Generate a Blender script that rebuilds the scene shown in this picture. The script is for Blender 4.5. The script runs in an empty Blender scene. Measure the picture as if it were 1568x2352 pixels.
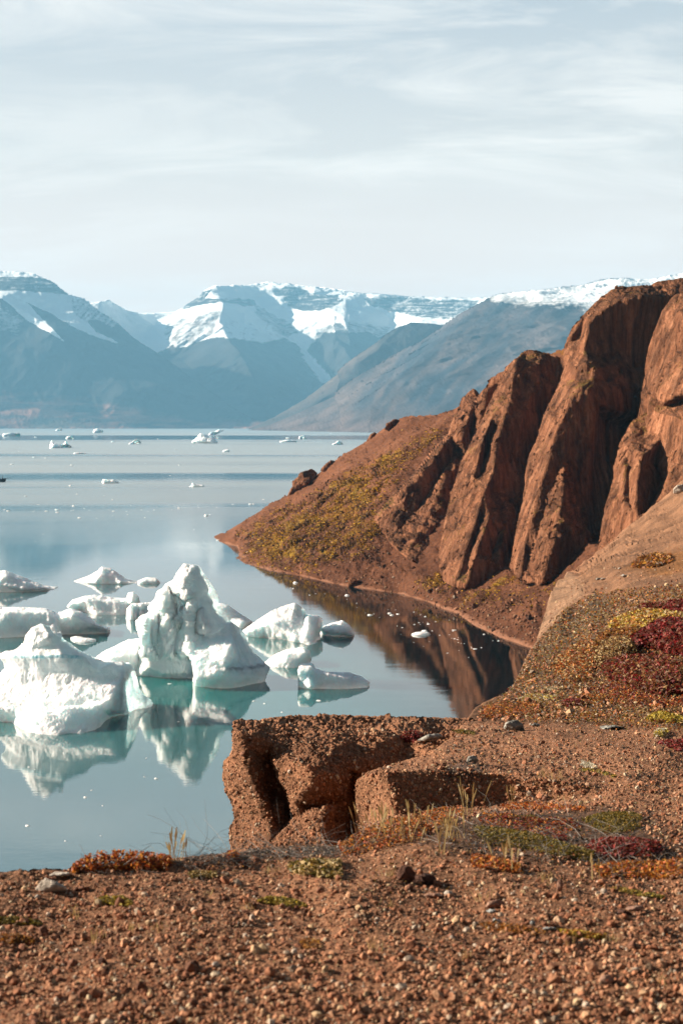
import bpy, bmesh, math, random
import numpy as np
from mathutils import Vector
from mathutils.kdtree import KDTree
from mathutils.bvhtree import BVHTree
from mathutils.geometry import delaunay_2d_cdt
R = math.radians
SC = bpy.context.scene
COL = SC.collection

# ------------------------------------------------------------------ camera
# picture coordinates below are pixels of a 1568 x 2351 copy of the photograph
PW, PH = 1568.0, 2351.0
F = 3265.0                                   # 50 mm on a 36 mm tall frame
PITCH = math.atan((PH / 2 - 972.0) / F)
EYE = np.array([0.0, 0.0, 40.0])
cam_d = bpy.data.cameras.new('camera')
cam = bpy.data.objects.new('camera', cam_d)
COL.objects.link(cam)
cam.location = EYE
cam.rotation_euler = (R(90) - PITCH, 0, 0)
cam_d.sensor_fit = 'VERTICAL'
cam_d.sensor_height = 36.0
cam_d.sensor_width = 24.0
cam_d.lens = 36.0 * F / PH
cam_d.clip_start = 0.1
cam_d.clip_end = 80000
cam_d.dof.use_dof = True
cam_d.dof.focus_distance = 16.0
cam_d.dof.aperture_fstop = 5.0
SC.camera = cam

# ------------------------------------------------------------------ world, sun, exposure
SUN_AZ = R(-75)          # from straight ahead, negative = left
SUN_EL = R(22)
SUN = np.array([math.sin(SUN_AZ) * math.cos(SUN_EL), math.cos(SUN_AZ) * math.cos(SUN_EL), math.sin(SUN_EL)])
world = bpy.data.worlds.new('World')
SC.world = world
world.use_nodes = True
nt = world.node_tree
nt.nodes.clear()
def N(t, kind, **kw):
    n = t.nodes.new(kind)
    for k, v in kw.items():
        if k.startswith('i_'):
            n.inputs[k[2:].replace('_', ' ')].default_value = v
        else:
            setattr(n, k, v)
    return n
def ramp(t, fac, stops, interp='LINEAR'):
    n = t.nodes.new('ShaderNodeValToRGB')
    n.color_ramp.interpolation = interp
    e = n.color_ramp.elements
    while len(e) < len(stops):
        e.new(0.5)
    for el, (p, c) in zip(e, stops):
        el.position = p
        el.color = c if hasattr(c, '__len__') and len(c) == 4 else (tuple(c) + (1,) if hasattr(c, '__len__') else (c, c, c, 1))
    if fac is not None:
        t.links.new(fac, n.inputs['Fac'])
    return n.outputs['Color']
def mixc(t, fac, a, b, mode='MIX'):
    n = t.nodes.new('ShaderNodeMix')
    n.data_type = 'RGBA'
    n.blend_type = mode
    n.clamp_factor = True
    for sock, v in ((n.inputs[0], fac), (n.inputs[6], a), (n.inputs[7], b)):
        if hasattr(v, 'is_output'):
            t.links.new(v, sock)
        elif isinstance(v, (int, float)):
            sock.default_value = v if sock.type == 'VALUE' else (v, v, v, 1)
        else:
            sock.default_value = tuple(v) + (1,) if len(v) == 3 else v
    return n.outputs[2]
def mth(t, op, a, b=None, c=None):
    n = t.nodes.new('ShaderNodeMath')
    n.operation = op
    for i, v in enumerate((a, b, c)):
        if v is None:
            continue
        if hasattr(v, 'is_output'):
            t.links.new(v, n.inputs[i])
        else:
            n.inputs[i].default_value = v
    return n.outputs[0]
def noise_tex(t, vec, scale, detail=4, rough=0.55, dist=0.0, out='Fac'):
    n = t.nodes.new('ShaderNodeTexNoise')
    n.inputs['Scale'].default_value = scale
    n.inputs['Detail'].default_value = detail
    n.inputs['Roughness'].default_value = rough
    n.inputs['Distortion'].default_value = dist
    if vec is not None:
        t.links.new(vec, n.inputs['Vector'])
    return n.outputs[out]
def mapping(t, vec, scale=(1, 1, 1), rot=(0, 0, 0), loc=(0, 0, 0)):
    n = t.nodes.new('ShaderNodeMapping')
    n.inputs['Scale'].default_value = scale
    n.inputs['Rotation'].default_value = rot
    n.inputs['Location'].default_value = loc
    t.links.new(vec, n.inputs['Vector'])
    return n.outputs[0]

sky = N(nt, 'ShaderNodeTexSky', sky_type='NISHITA', sun_disc=False, sun_elevation=SUN_EL,
        sun_rotation=SUN_AZ, air_density=1.0, dust_density=1.5, ozone_density=1.0)
tc = N(nt, 'ShaderNodeTexCoord')
sep = N(nt, 'ShaderNodeSeparateXYZ')
nt.links.new(tc.outputs['Generated'], sep.inputs[0])
zc = mth(nt, 'MAXIMUM', sep.outputs['Z'], 0.0)
# thin high cloud: direction projected on a flat layer
den = mth(nt, 'ADD', zc, 0.16)
cmb = N(nt, 'ShaderNodeCombineXYZ')
nt.links.new(mth(nt, 'DIVIDE', sep.outputs['X'], den), cmb.inputs['X'])
nt.links.new(mth(nt, 'DIVIDE', sep.outputs['Y'], den), cmb.inputs['Y'])
v1 = mapping(nt, cmb.outputs[0], scale=(1.0, 2.2, 1), rot=(0, 0, R(34)))
c1 = noise_tex(nt, v1, 1.7, 7, 0.62, 0.7)
v2 = mapping(nt, cmb.outputs[0], scale=(0.7, 1.6, 1), rot=(0, 0, R(18)), loc=(3.3, 1.7, 0))
c2 = noise_tex(nt, v2, 0.9, 3, 0.5, 0.3)
wisps = mth(nt, 'MULTIPLY', ramp(nt, c1, [(0.44, 0.0), (0.64, 1.0)]), ramp(nt, c2, [(0.34, 0.05), (0.56, 1.0)]))
veil = ramp(nt, zc, [(0.0, 0.95), (0.12, 0.88), (0.30, 0.80), (0.6, 0.6), (1.0, 0.5)])
skc = N(nt, 'ShaderNodeVectorMath', operation='SCALE')
nt.links.new(sky.outputs[0], skc.inputs[0])
SKY_K = 0.06
skc.inputs['Scale'].default_value = SKY_K
VEIL = ramp(nt, zc, [(0, (0.575, 0.395, 0.306)), (0.1, (0.470, 0.356, 0.297)), (0.18, (0.335, 0.296, 0.264)), (0.285, (0.212, 0.218, 0.222)), (0.45, (0.060, 0.078, 0.105)), (1, (0.030, 0.044, 0.066))])
base = mixc(nt, veil, skc.outputs[0], VEIL)
# the veil is brightest towards the sun's half of the sky
az = mth(nt, 'ADD', mth(nt, 'MULTIPLY', sep.outputs['Y'], 0.85), mth(nt, 'MULTIPLY', sep.outputs['X'], -0.5))
base = mixc(nt, 1.0, base, ramp(nt, mth(nt, 'MULTIPLY_ADD', az, 0.5, 0.5), [(0.10, 0.12), (0.62, 0.45), (0.84, 0.98)]), 'MULTIPLY')
skyfin = mixc(nt, mth(nt, 'MULTIPLY', mth(nt, 'MULTIPLY', wisps, 0.46), ramp(nt, zc, [(0.3, 1.0), (0.6, 0.15)])), base, (0.47, 0.43, 0.39))
bg = N(nt, 'ShaderNodeBackground')
nt.links.new(skyfin, bg.inputs['Color'])
bg.inputs['Strength'].default_value = 1.0
wo = N(nt, 'ShaderNodeOutputWorld')
nt.links.new(bg.outputs[0], wo.inputs['Surface'])

sd = bpy.data.lights.new('sun', 'SUN')
sd.energy = 5.0
sd.angle = R(0.5)
sd.color = (1.0, 0.88, 0.72)
so = bpy.data.objects.new('sun', sd)
COL.objects.link(so)
so.rotation_euler = Vector(SUN).to_track_quat('Z', 'Y').to_euler()
SC.view_settings.view_transform = 'Standard'
SC.view_settings.look = 'None'
SC.view_settings.gamma = 1
SC.view_settings.exposure = 1.62
SC.cycles.use_denoising = True
SC.cycles.max_bounces = 8
SC.cycles.diffuse_bounces = 3
SC.cycles.glossy_bounces = 3
SC.cycles.volume_bounces = 1
SC.cycles.transparent_max_bounces = 8
SC.cycles.caustics_reflective = False
SC.cycles.caustics_refractive = False

# ------------------------------------------------------------------ helpers
CP, SP = math.cos(PITCH), math.sin(PITCH)
def ray(px, py):
    cx = (np.asarray(px, float) - PW / 2) / F
    cu = -(np.asarray(py, float) - PH / 2) / F
    dy = CP + SP * cu
    dz = CP * cu - SP
    return cx / dy, dz / dy                       # x and z per metre of depth
def world_pt(px, py, Y):
    rx, rz = ray(px, py)
    Y = np.asarray(Y, float)
    return np.stack([rx * Y, Y + 0 * rx, EYE[2] + rz * Y], -1)
def water_y(px, py):
    rx, rz = ray(px, py)
    return -EYE[2] / rz
def project(P):
    d = P - EYE
    dep = d[:, 1] * CP - d[:, 2] * SP
    up = d[:, 1] * SP + d[:, 2] * CP
    return PW / 2 + F * d[:, 0] / dep, PH / 2 - F * up / dep

def _h(ix, iy, iz, s):
    h = (ix * 374761393 + iy * 668265263 + iz * 2147483647 * 3 + s * 974634777) & 0xffffffff
    h = ((h ^ (h >> 13)) * 1274126177) & 0xffffffff
    h = ((h ^ (h >> 16)) * 2246822519) & 0xffffffff
    return h ^ (h >> 15)
def perlin(P, s=0):
    P = np.asarray(P, float)
    i = np.floor(P).astype(np.int64)
    f = P - i
    u = f * f * f * (f * (f * 6 - 15) + 10)
    out = 0.0
    for dx in (0, 1):
        for dy in (0, 1):
            for dz in (0, 1):
                h = _h(i[:, 0] + dx, i[:, 1] + dy, i[:, 2] + dz, s)
                gx = ((h & 255) / 127.5 - 1); gy = (((h >> 8) & 255) / 127.5 - 1); gz = (((h >> 16) & 255) / 127.5 - 1)
                w = (u[:, 0] if dx else 1 - u[:, 0]) * (u[:, 1] if dy else 1 - u[:, 1]) * (u[:, 2] if dz else 1 - u[:, 2])
                out = out + w * (gx * (f[:, 0] - dx) + gy * (f[:, 1] - dy) + gz * (f[:, 2] - dz))
    return out
def fbm(P, octv=4, gain=0.5, s=0):
    o, a, P = 0.0, 1.0, np.asarray(P, float)
    for k in range(octv):
        o = o + a * perlin(P * 2.03 ** k + 17.3 * k, s + k)
        a *= gain
    return o
def ridged(P, octv=4, gain=0.5, s=0):
    o, a, P = 0.0, 1.0, np.asarray(P, float)
    for k in range(octv):
        o = o + a * (1 - 2.2 * np.abs(perlin(P * 2.03 ** k + 9.1 * k, s + k)))
        a *= gain
    return o
def P2(px, py):
    px = np.asarray(px, float)
    return np.stack([px, np.asarray(py, float), 0 * px], -1)
def sstep(a, b, x):
    t = np.clip((x - a) / (b - a), 0, 1)
    return t * t * (3 - 2 * t)
def inpoly(px, py, poly):
    px, py = np.asarray(px, float), np.asarray(py, float)
    ins = np.zeros(px.shape, bool)
    n = len(poly)
    for i in range(n):
        x0, y0 = poly[i][:2]; x1, y1 = poly[(i + 1) % n][:2]
        if y0 == y1:
            continue
        c = ((y0 > py) != (y1 > py)) & (px < (x1 - x0) * (py - y0) / (y1 - y0) + x0)
        ins ^= c
    return ins
def segdist(px, py, line):
    px, py = np.asarray(px, float), np.asarray(py, float)
    d = np.full(px.shape, 1e9)
    for (x0, y0), (x1, y1) in zip([p[:2] for p in line[:-1]], [p[:2] for p in line[1:]]):
        L = (x1 - x0) ** 2 + (y1 - y0) ** 2 + 1e-9
        t = np.clip(((px - x0) * (x1 - x0) + (py - y0) * (y1 - y0)) / L, 0, 1)
        d = np.minimum(d, np.hypot(px - x0 - t * (x1 - x0), py - y0 - t * (y1 - y0)))
    return d
def softpoly(px, py, poly, soft, wob=0, wl=20, s=0):
    """1 inside, 0 outside, edge `soft` wide and wobbled by noise"""
    if wob:
        px = px + wob * fbm(P2(px, py) / wl, 3, 0.55, s); py = py + wob * fbm(P2(px, py) / wl + 50, 3, 0.55, s + 7)
    d = segdist(px, py, list(poly) + [poly[0]])
    d = np.where(inpoly(px, py, poly), d, -d)
    return sstep(-soft, soft, d)

def add_mesh(name, V, Fc, mat, parent=None, smooth=True, attrs=None, mats=None, midx=None):
    me = bpy.data.meshes.new(name)
    V = np.asarray(V, np.float32)
    if isinstance(Fc, np.ndarray):
        k = Fc.shape[1]
        me.vertices.add(len(V)); me.vertices.foreach_set('co', V.ravel())
        me.loops.add(Fc.size); me.loops.foreach_set('vertex_index', Fc.astype(np.int32).ravel())
        me.polygons.add(len(Fc))
        me.polygons.foreach_set('loop_start', np.arange(0, Fc.size, k, dtype=np.int32))
        me.polygons.foreach_set('loop_total', np.full(len(Fc), k, np.int32))
    else:
        me.from_pydata([tuple(map(float, v)) for v in V], [], Fc)
    me.update(calc_edges=True)
    me.validate()
    if attrs:
        for an, av in attrs.items():
            av = np.asarray(av, np.float32)
            if av.ndim == 2:
                a = me.attributes.new(an, 'FLOAT_COLOR', 'POINT')
                if av.shape[1] == 3:
                    av = np.concatenate([av, np.ones((len(av), 1), np.float32)], 1)
                a.data.foreach_set('color', av.ravel())
            else:
                a = me.attributes.new(an, 'FLOAT', 'POINT')
                a.data.foreach_set('value', av)
    for m in (mats or [mat]):
        me.materials.append(m)
    if midx is not None:
        me.polygons.foreach_set('material_index', np.asarray(midx, np.int32))
    me.polygons.foreach_set('use_smooth', np.full(len(me.polygons), bool(smooth)))
    o = bpy.data.objects.new(name, me)
    COL.objects.link(o)
    if parent is not None:
        o.parent = parent
    return o
def tag(o, label=None, cat=None, group=None, kind=None):
    if label: o['label'] = label
    if cat: o['category'] = cat
    if group: o['group'] = group
    if kind: o['kind'] = kind
    return o
def empty(name, loc, label, cat, group=None):
    o = bpy.data.objects.new(name, None)
    COL.objects.link(o)
    o.location = loc
    return tag(o, label, cat, group)
def vnormals(V, T):
    a, b, c = V[T[:, 0]], V[T[:, 1]], V[T[:, 2]]
    fn = np.cross(b - a, c - a)
    vn = np.zeros_like(V)
    for k in range(3):
        np.add.at(vn, T[:, k], fn)
    return vn / (np.linalg.norm(vn, axis=1, keepdims=True) + 1e-12)
def laplace(val, T, w, it):
    """neighbour averaging; w = 0..1 strength per vertex"""
    n = len(val)
    E = np.concatenate([T[:, [0, 1]], T[:, [1, 2]], T[:, [2, 0]]])
    i = np.concatenate([E[:, 0], E[:, 1]]); j = np.concatenate([E[:, 1], E[:, 0]])
    cnt = np.bincount(i, minlength=n) + 1e-9
    for _ in range(it):
        avg = np.bincount(i, val[j], minlength=n) / cnt
        val = val + w * (avg - val)
    return val

def tri2d(pts, edges, inside):
    vs, es, fs, ov, oe, of = delaunay_2d_cdt([Vector((float(p[0]), float(p[1]))) for p in pts], edges, [], 1 if inside else 0, 1e-4)
    return np.array([(v.x, v.y) for v in vs]), np.array([f for f in fs if len(f) == 3], np.int64), ov

def sculpt(outline, lines=(), pts=(), step=3.0, wob=0.0, wobl=18.0, seed=0, soft=25.0, smooth_it=12, log=True, sharp_outline=True, closed=True, far=1.0):
    """Relief through control points (px, py, depth). outline: closed list; lines: creases; pts: loose points.
    Depth is linear over the triangulated control net, softened away from creases, on a fine even mesh.
    Returns dict with V (world), T, px, py, nb (number of front points)."""
    rng = np.random.default_rng(seed)
    ctrl, edges = [], []
    key = {}
    def add(p):
        k = (round(p[0], 2), round(p[1], 2))
        if k not in key:
            key[k] = len(ctrl); ctrl.append((p[0], p[1], p[2]))
        return key[k]
    oi = [add(p) for p in outline]
    for a, b in zip(oi, oi[1:] + oi[:1]):
        if a != b: edges.append((a, b))
    for L in lines:
        li = [add(p) for p in L]
        edges += [(a, b) for a, b in zip(li[:-1], li[1:]) if a != b]
    for p in pts:
        add(p)
    cv, ct, ov = tri2d(ctrl, edges, closed)
    dep = np.zeros(len(cv))
    for i, src in enumerate(ov):
        if src:
            dep[i] = ctrl[src[0]][2]
    unk = [i for i, src in enumerate(ov) if not src]
    for i in unk:                                # crossing of two control edges: take the nearest control depth
        j = min((j for j in range(len(cv)) if ov[j]), key=lambda j: np.hypot(*(cv[j] - cv[i])))
        dep[i] = dep[j]
    g = np.log(dep) if log else dep
    # fine points
    op = [ctrl[i][:2] for i in oi]
    fine = []
    n = len(op)
    for i in range(n):
        a, b = np.array(op[i]), np.array(op[(i + 1) % n])
        m = max(1, int(np.hypot(*(b - a)) / step))
        for k in range(m):
            fine.append(a + (b - a) * k / m)
    fine = np.array(fine)
    if wob:
        q = P2(fine[:, 0], fine[:, 1]) / wobl
        fine = fine + wob * np.stack([fbm(q + 3.1, 4, 0.6, seed), fbm(q + 77.7, 4, 0.6, seed + 3)], -1)
    no = len(fine)
    fe = [(i, (i + 1) % no) for i in range(no)]
    x0, y0 = fine.min(0); x1, y1 = fine.max(0)
    gx, gy = np.meshgrid(np.arange(x0, x1, step), np.arange(y0, y1, step * 0.9))
    gx = gx + (np.arange(gx.shape[0]) % 2)[:, None] * step * 0.5
    ok = np.zeros(gx.shape, bool)
    fn_ = np.roll(fine, -1, 0)
    for r in range(gx.shape[0]):
        y = gy[r, 0]
        c = (fine[:, 1] > y) != (fn_[:, 1] > y)
        xs = np.sort(fine[c, 0] + (y - fine[c, 1]) * (fn_[c, 0] - fine[c, 0]) / (fn_[c, 1] - fine[c, 1]))
        ok[r] = np.searchsorted(xs, gx[r]) % 2 == 1
    q = (np.stack([gx.ravel(), gy.ravel()], -1) + rng.uniform(-0.22, 0.22, (gx.size, 2)) * step)[ok.ravel()]
    kd = KDTree(no)
    for i in range(no): kd.insert((fine[i, 0], fine[i, 1], 0), i)
    kd.balance()
    q = np.array([p for p in q if kd.find((p[0], p[1], 0))[2] > step * 0.62]).reshape(-1, 2)
    fv, ft, fov = tri2d(np.concatenate([fine, q]), fe, True)
    # depth by barycentric interpolation (nearest triangle when just outside)
    D = np.full(len(fv), np.nan)
    best = np.full(len(fv), -1e9)
    for t in ct:
        a, b, c = cv[t]
        det = (b[1] - c[1]) * (a[0] - c[0]) + (c[0] - b[0]) * (a[1] - c[1])
        if abs(det) < 1e-9: continue
        pad = 6.0
        lo = np.minimum(np.minimum(a, b), c) - pad; hi = np.maximum(np.maximum(a, b), c) + pad
        s = np.where((fv[:, 0] >= lo[0]) & (fv[:, 0] <= hi[0]) & (fv[:, 1] >= lo[1]) & (fv[:, 1] <= hi[1]))[0]
        if not len(s): continue
        p = fv[s]
        w0 = ((b[1] - c[1]) * (p[:, 0] - c[0]) + (c[0] - b[0]) * (p[:, 1] - c[1])) / det
        w1 = ((c[1] - a[1]) * (p[:, 0] - c[0]) + (a[0] - c[0]) * (p[:, 1] - c[1])) / det
        w = np.stack([w0, w1, 1 - w0 - w1], -1)
        mn = w.min(1)
        w = np.clip(w, 0, 1); w /= w.sum(1, keepdims=True)
        val = w @ g[t]
        up = mn > best[s]
        D[s[up]] = val[up]; best[s[up]] = mn[up]
    bad = np.isnan(D)
    if bad.any():
        for i in np.where(bad)[0]:
            j = np.argmin(np.hypot(cv[:, 0] - fv[i, 0], cv[:, 1] - fv[i, 1]))
            D[i] = g[j]
    ds = np.full(len(fv), 1e9)
    for L in lines:
        if len(L) > 1: ds = np.minimum(ds, segdist(fv[:, 0], fv[:, 1], L))
    w = np.clip(ds / soft, 0.06, 1.0) if len(lines) else np.ones(len(fv))
    bm_ = np.zeros(len(fv), bool)                # outline stays put
    for i, src in enumerate(fov):
        if src and src[0] < no: bm_[i] = True
    w = np.where(bm_, 0.0 if sharp_outline else 0.3, w)
    D = laplace(D, ft, w, smooth_it)
    Y = np.exp(D) if log else D
    return dict(px=fv[:, 0], py=fv[:, 1], Y=Y, T=ft, V=world_pt(fv[:, 0], fv[:, 1], Y), edge=bm_, w=w)
def orient(V, T):
    """front faces towards the camera"""
    n = np.cross(V[T[:, 1]] - V[T[:, 0]], V[T[:, 2]] - V[T[:, 0]])
    c = V[T].mean(1) - EYE
    f = (n * c).sum(1) > 0
    T = T.copy(); T[f] = T[f][:, ::-1]
    return T
def solid(S, back=1.0, lift=0.0, seed=0):
    """close a relief with a rounded back of like thickness; returns V, T, frontmask"""
    T = orient(S['V'], S['T'])
    e = S['edge']
    nf = len(e)
    # depth of the rim carried inwards
    rim = np.where(e, S['Y'], S['Y'].mean())
    w = np.where(e, 0.0, 1.0)
    rim = laplace(rim, S['T'], w, 150)
    Yb = rim + np.maximum(rim - S['Y'], 0) * back + lift * 0
    Yb = np.maximum(Yb, S['Y'] + 0.02)
    idx = np.full(nf, -1)
    inn = np.where(~e)[0]
    idx[inn] = nf + np.arange(len(inn))
    idx[e] = np.where(e)[0]
    Vb = world_pt(S['px'][inn], S['py'][inn], Yb[inn])
    V = np.concatenate([S['V'], Vb])
    Tb = idx[T][:, ::-1]
    return V, np.concatenate([T, Tb]), np.concatenate([np.ones(nf), np.zeros(len(inn))])
def skirt(S, sel, dvec):
    """rim points chosen by sel get copies moved by dvec (a list of offsets), joined by quads -> triangles"""
    T = orient(S['V'], S['T'])
    E = np.concatenate([T[:, [0, 1]], T[:, [1, 2]], T[:, [2, 0]]])
    k = np.sort(E, 1); u, inv, cnt = np.unique(k, axis=0, return_inverse=True, return_counts=True)
    B = E[cnt[inv.ravel()] == 1]
    B = B[sel[B[:, 0]] & sel[B[:, 1]]]
    V = S['V']; Ts = [T]; n0 = len(V)
    used = np.unique(B)
    prev = {i: i for i in used}
    base = V[used]
    add = []
    cur = n0
    prevmap = np.arange(n0)
    for dv in dvec:
        newmap = np.full(n0, -1); newmap[used] = cur + np.arange(len(used)); cur += len(used)
        add.append(base + np.asarray(dv, float))
        a, b = prevmap[B[:, 0]], prevmap[B[:, 1]]
        c, d = newmap[B[:, 0]], newmap[B[:, 1]]
        Ts.append(np.stack([b, a, c], 1)); Ts.append(np.stack([b, c, d], 1))
        prevmap = newmap
    return np.concatenate([V] + add), np.concatenate(Ts), used

# ------------------------------------------------------------------ materials
def new_mat(name):
    m = bpy.data.materials.new(name)
    m.use_nodes = True
    t = m.node_tree
    b = t.nodes['Principled BSDF']
    b.inputs['Specular IOR Level'].default_value = 0.25
    b.inputs['Roughness'].default_value = 0.9
    return m, t, b
def geo_pos(t):
    return t.nodes.new('ShaderNodeNewGeometry').outputs['Position']
def attr(t, name, out='Fac'):
    n = t.nodes.new('ShaderNodeAttribute'); n.attribute_name = name
    return n.outputs[out]
def bump(t, b, h, strength, dist, prev=None):
    n = t.nodes.new('ShaderNodeBump')
    n.inputs['Strength'].default_value = strength
    n.inputs['Distance'].default_value = dist
    t.links.new(h, n.inputs['Height'])
    if prev is not None: t.links.new(prev, n.inputs['Normal'])
    if b is not None: t.links.new(n.outputs[0], b.inputs['Normal'])
    return n.outputs[0]

# ------------------------------------------------------------------ water
wm, t, b = new_mat('fjord_water')
pos = geo_pos(t)
sepw = N(t, 'ShaderNodeSeparateXYZ'); t.links.new(pos, sepw.inputs[0])
# calm and ruffled lanes: long across the view, short along it, wider far away
lx = mth(t, 'DIVIDE', sepw.outputs['X'], mth(t, 'ADD', mth(t, 'MULTIPLY', sepw.outputs['Y'], 0.5), 100.0))
ly = mth(t, 'LOGARITHM', mth(t, 'MAXIMUM', sepw.outputs['Y'], 20.0), 2.71828)
lc = N(t, 'ShaderNodeCombineXYZ'); t.links.new(lx, lc.inputs['X']); t.links.new(ly, lc.inputs['Y'])
lane = noise_tex(t, mapping(t, lc.outputs[0], scale=(0.9, 7.0, 1), loc=(2.0, 0.7, 0)), 1.0, 4, 0.55, 0.25)
lyw = mth(t, 'ADD', mth(t, 'MULTIPLY', ly, 0.1), mth(t, 'MULTIPLY', mth(t, 'SUBTRACT', lane, 0.5), 0.022))
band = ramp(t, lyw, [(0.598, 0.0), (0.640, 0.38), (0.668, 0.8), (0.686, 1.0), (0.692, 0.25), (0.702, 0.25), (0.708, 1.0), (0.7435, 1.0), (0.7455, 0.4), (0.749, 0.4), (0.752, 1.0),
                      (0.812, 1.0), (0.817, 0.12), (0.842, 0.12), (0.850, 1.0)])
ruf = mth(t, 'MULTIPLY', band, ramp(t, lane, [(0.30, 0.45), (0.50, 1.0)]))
r1 = noise_tex(t, mapping(t, pos, scale=(0.75, 1.5, 1)), 1.0, 4, 0.55)
r2 = noise_tex(t, mapping(t, pos, scale=(0.10, 0.22, 1)), 1.0, 2, 0.5)
hgt = mth(t, 'ADD', mth(t, 'MULTIPLY', r1, 0.085), mth(t, 'MULTIPLY', r2, 0.22))
bs = N(t, 'ShaderNodeBump'); bs.inputs['Distance'].default_value = 1.0
t.links.new(hgt, bs.inputs['Height'])
t.links.new(mth(t, 'ADD', mth(t, 'MULTIPLY', ruf, 0.3), 0.05), bs.inputs['Strength'])
t.links.new(bs.outputs[0], b.inputs['Normal'])
t.links.new(mth(t, 'ADD', mth(t, 'MULTIPLY', ruf, 0.40), 0.03), b.inputs['Roughness'])
b.inputs['IOR'].default_value = 2.7
b.inputs['Specular IOR Level'].default_value = 0.5
# meltwater glows green over the drowned feet of the big bergs, darker teal elsewhere
berg_c = N(t, 'ShaderNodeVectorMath', operation='DISTANCE')
t.links.new(mapping(t, pos, scale=(1, 0.8, 0)), berg_c.inputs[0])
berg_c.inputs[1].default_value = (-26, 222 * 0.8, 0)
nearb = ramp(t, mth(t, 'DIVIDE', berg_c.outputs['Value'], 60.0), [(0.2, 1.0), (1.0, 0.0)])
wcol = mixc(t, nearb, (0.050, 0.110, 0.125), (0.012, 0.115, 0.112))
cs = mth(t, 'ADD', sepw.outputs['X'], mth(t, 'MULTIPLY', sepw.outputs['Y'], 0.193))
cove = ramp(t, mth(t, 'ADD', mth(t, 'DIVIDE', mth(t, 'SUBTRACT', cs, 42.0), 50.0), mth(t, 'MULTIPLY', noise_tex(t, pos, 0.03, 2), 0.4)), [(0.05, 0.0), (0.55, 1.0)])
wcol = mixc(t, cove, wcol, (0.003, 0.009, 0.011))  # near-black base below the cliffs: their dark reflection painted into the water colour
wcol = mixc(t, ruf, wcol, (0.26, 0.31, 0.325))  # pale base in ruffled lanes paints in the brightness of reflected sky
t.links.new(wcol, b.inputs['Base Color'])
wy = np.concatenate([[-300, 60], np.geomspace(100, 17500, 40)])
wx = np.linspace(-1, 1, 21)
V = np.array([(x * (600 + 0.75 * max(y, 0)), y, 0.0) for y in wy for x in wx])
nx = len(wx)
Fq = np.array([(j * nx + i, j * nx + i + 1, (j + 1) * nx + i + 1, (j + 1) * nx + i) for j in range(len(wy) - 1) for i in range(nx - 1)])
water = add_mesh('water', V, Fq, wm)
tag(water, 'calm pale teal fjord water with mirrored icebergs', 'water', kind='structure')

# ------------------------------------------------------------------ mountains
mm, t, b = new_mat('mountain_rock_and_snow')
pos = geo_pos(t)
n1 = noise_tex(t, pos, 0.004, 6, 0.6)
n2 = noise_tex(t, pos, 0.0011, 4, 0.6)
rock = mixc(t, ramp(t, n1, [(0.35, 0.0), (0.65, 1.0)]), (0.55, 0.55, 0.55), (1.25, 1.2, 1.15))
rock = mixc(t, 1.0, attr(t, 'tint', 'Color'), rock, 'MULTIPLY')
sn = attr(t, 'snow')
fleck = noise_tex(t, mapping(t, pos, scale=(1, 1, 1.6)), 0.011, 6, 0.7)
sn = mth(t, 'ADD', sn, mth(t, 'MULTIPLY', mth(t, 'SUBTRACT', fleck, 0.5), 1.1))
sn = ramp(t, sn, [(0.30, 0.0), (0.50, 0.5), (0.72, 1.0)])
t.links.new(mixc(t, sn, rock, (0.93, 0.94, 0.95)), b.inputs['Base Color'])
bump(t, b, n1, 0.3, 35.0)
b.inputs['Specular IOR Level'].default_value = 0.1

def mountain(name, label, S, amp, scale, snow, tint, seed, stretch=(1, 1, 0.35)):
    V = S['V'].copy()
    wt = np.where(S['edge'], 0.0, 1.0)
    q = V / scale * np.array(stretch)
    d = ridged(q, 5, 0.52, seed) - 0.35
    lift = np.clip(V[:, 2] / 250.0, 0, 1) * np.where(S['edge'], 0.25, 1.0)
    # gullies: push along the view depth and a little up, so that the outline keeps
    V[:, 1] += -amp * d * lift
    V[:, 0] += -amp * 0.3 * d * lift * np.sign(V[:, 0] + 1)
    S2 = dict(S); S2['V'] = V
    top = S['edge']
    Vs, Ts, used = skirt(S2, top, [(0, 700, -150), (0, 1400, -1600)])
    k = len(Vs) - len(V)
    px, py = S['px'], S['py']
    sv = snow(px, py, V); tv = tint(px, py, V)
    rep = np.tile(used, 2)
    sv = np.concatenate([sv, sv[rep]]); tv = np.concatenate([tv, tv[rep]])
    Vs[:, 2] = np.maximum(Vs[:, 2], -3.0)
    o = add_mesh(name, Vs, Ts, mm, attrs={'snow': sv, 'tint': tv})
    return tag(o, label, 'mountain', kind='structure')

ROCKT = np.array([0.036, 0.034, 0.036])
def mixv(a, b, f):
    return np.asarray(a)[None] * (1 - f[:, None]) + np.asarray(b)[None] * f[:, None]

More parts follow.
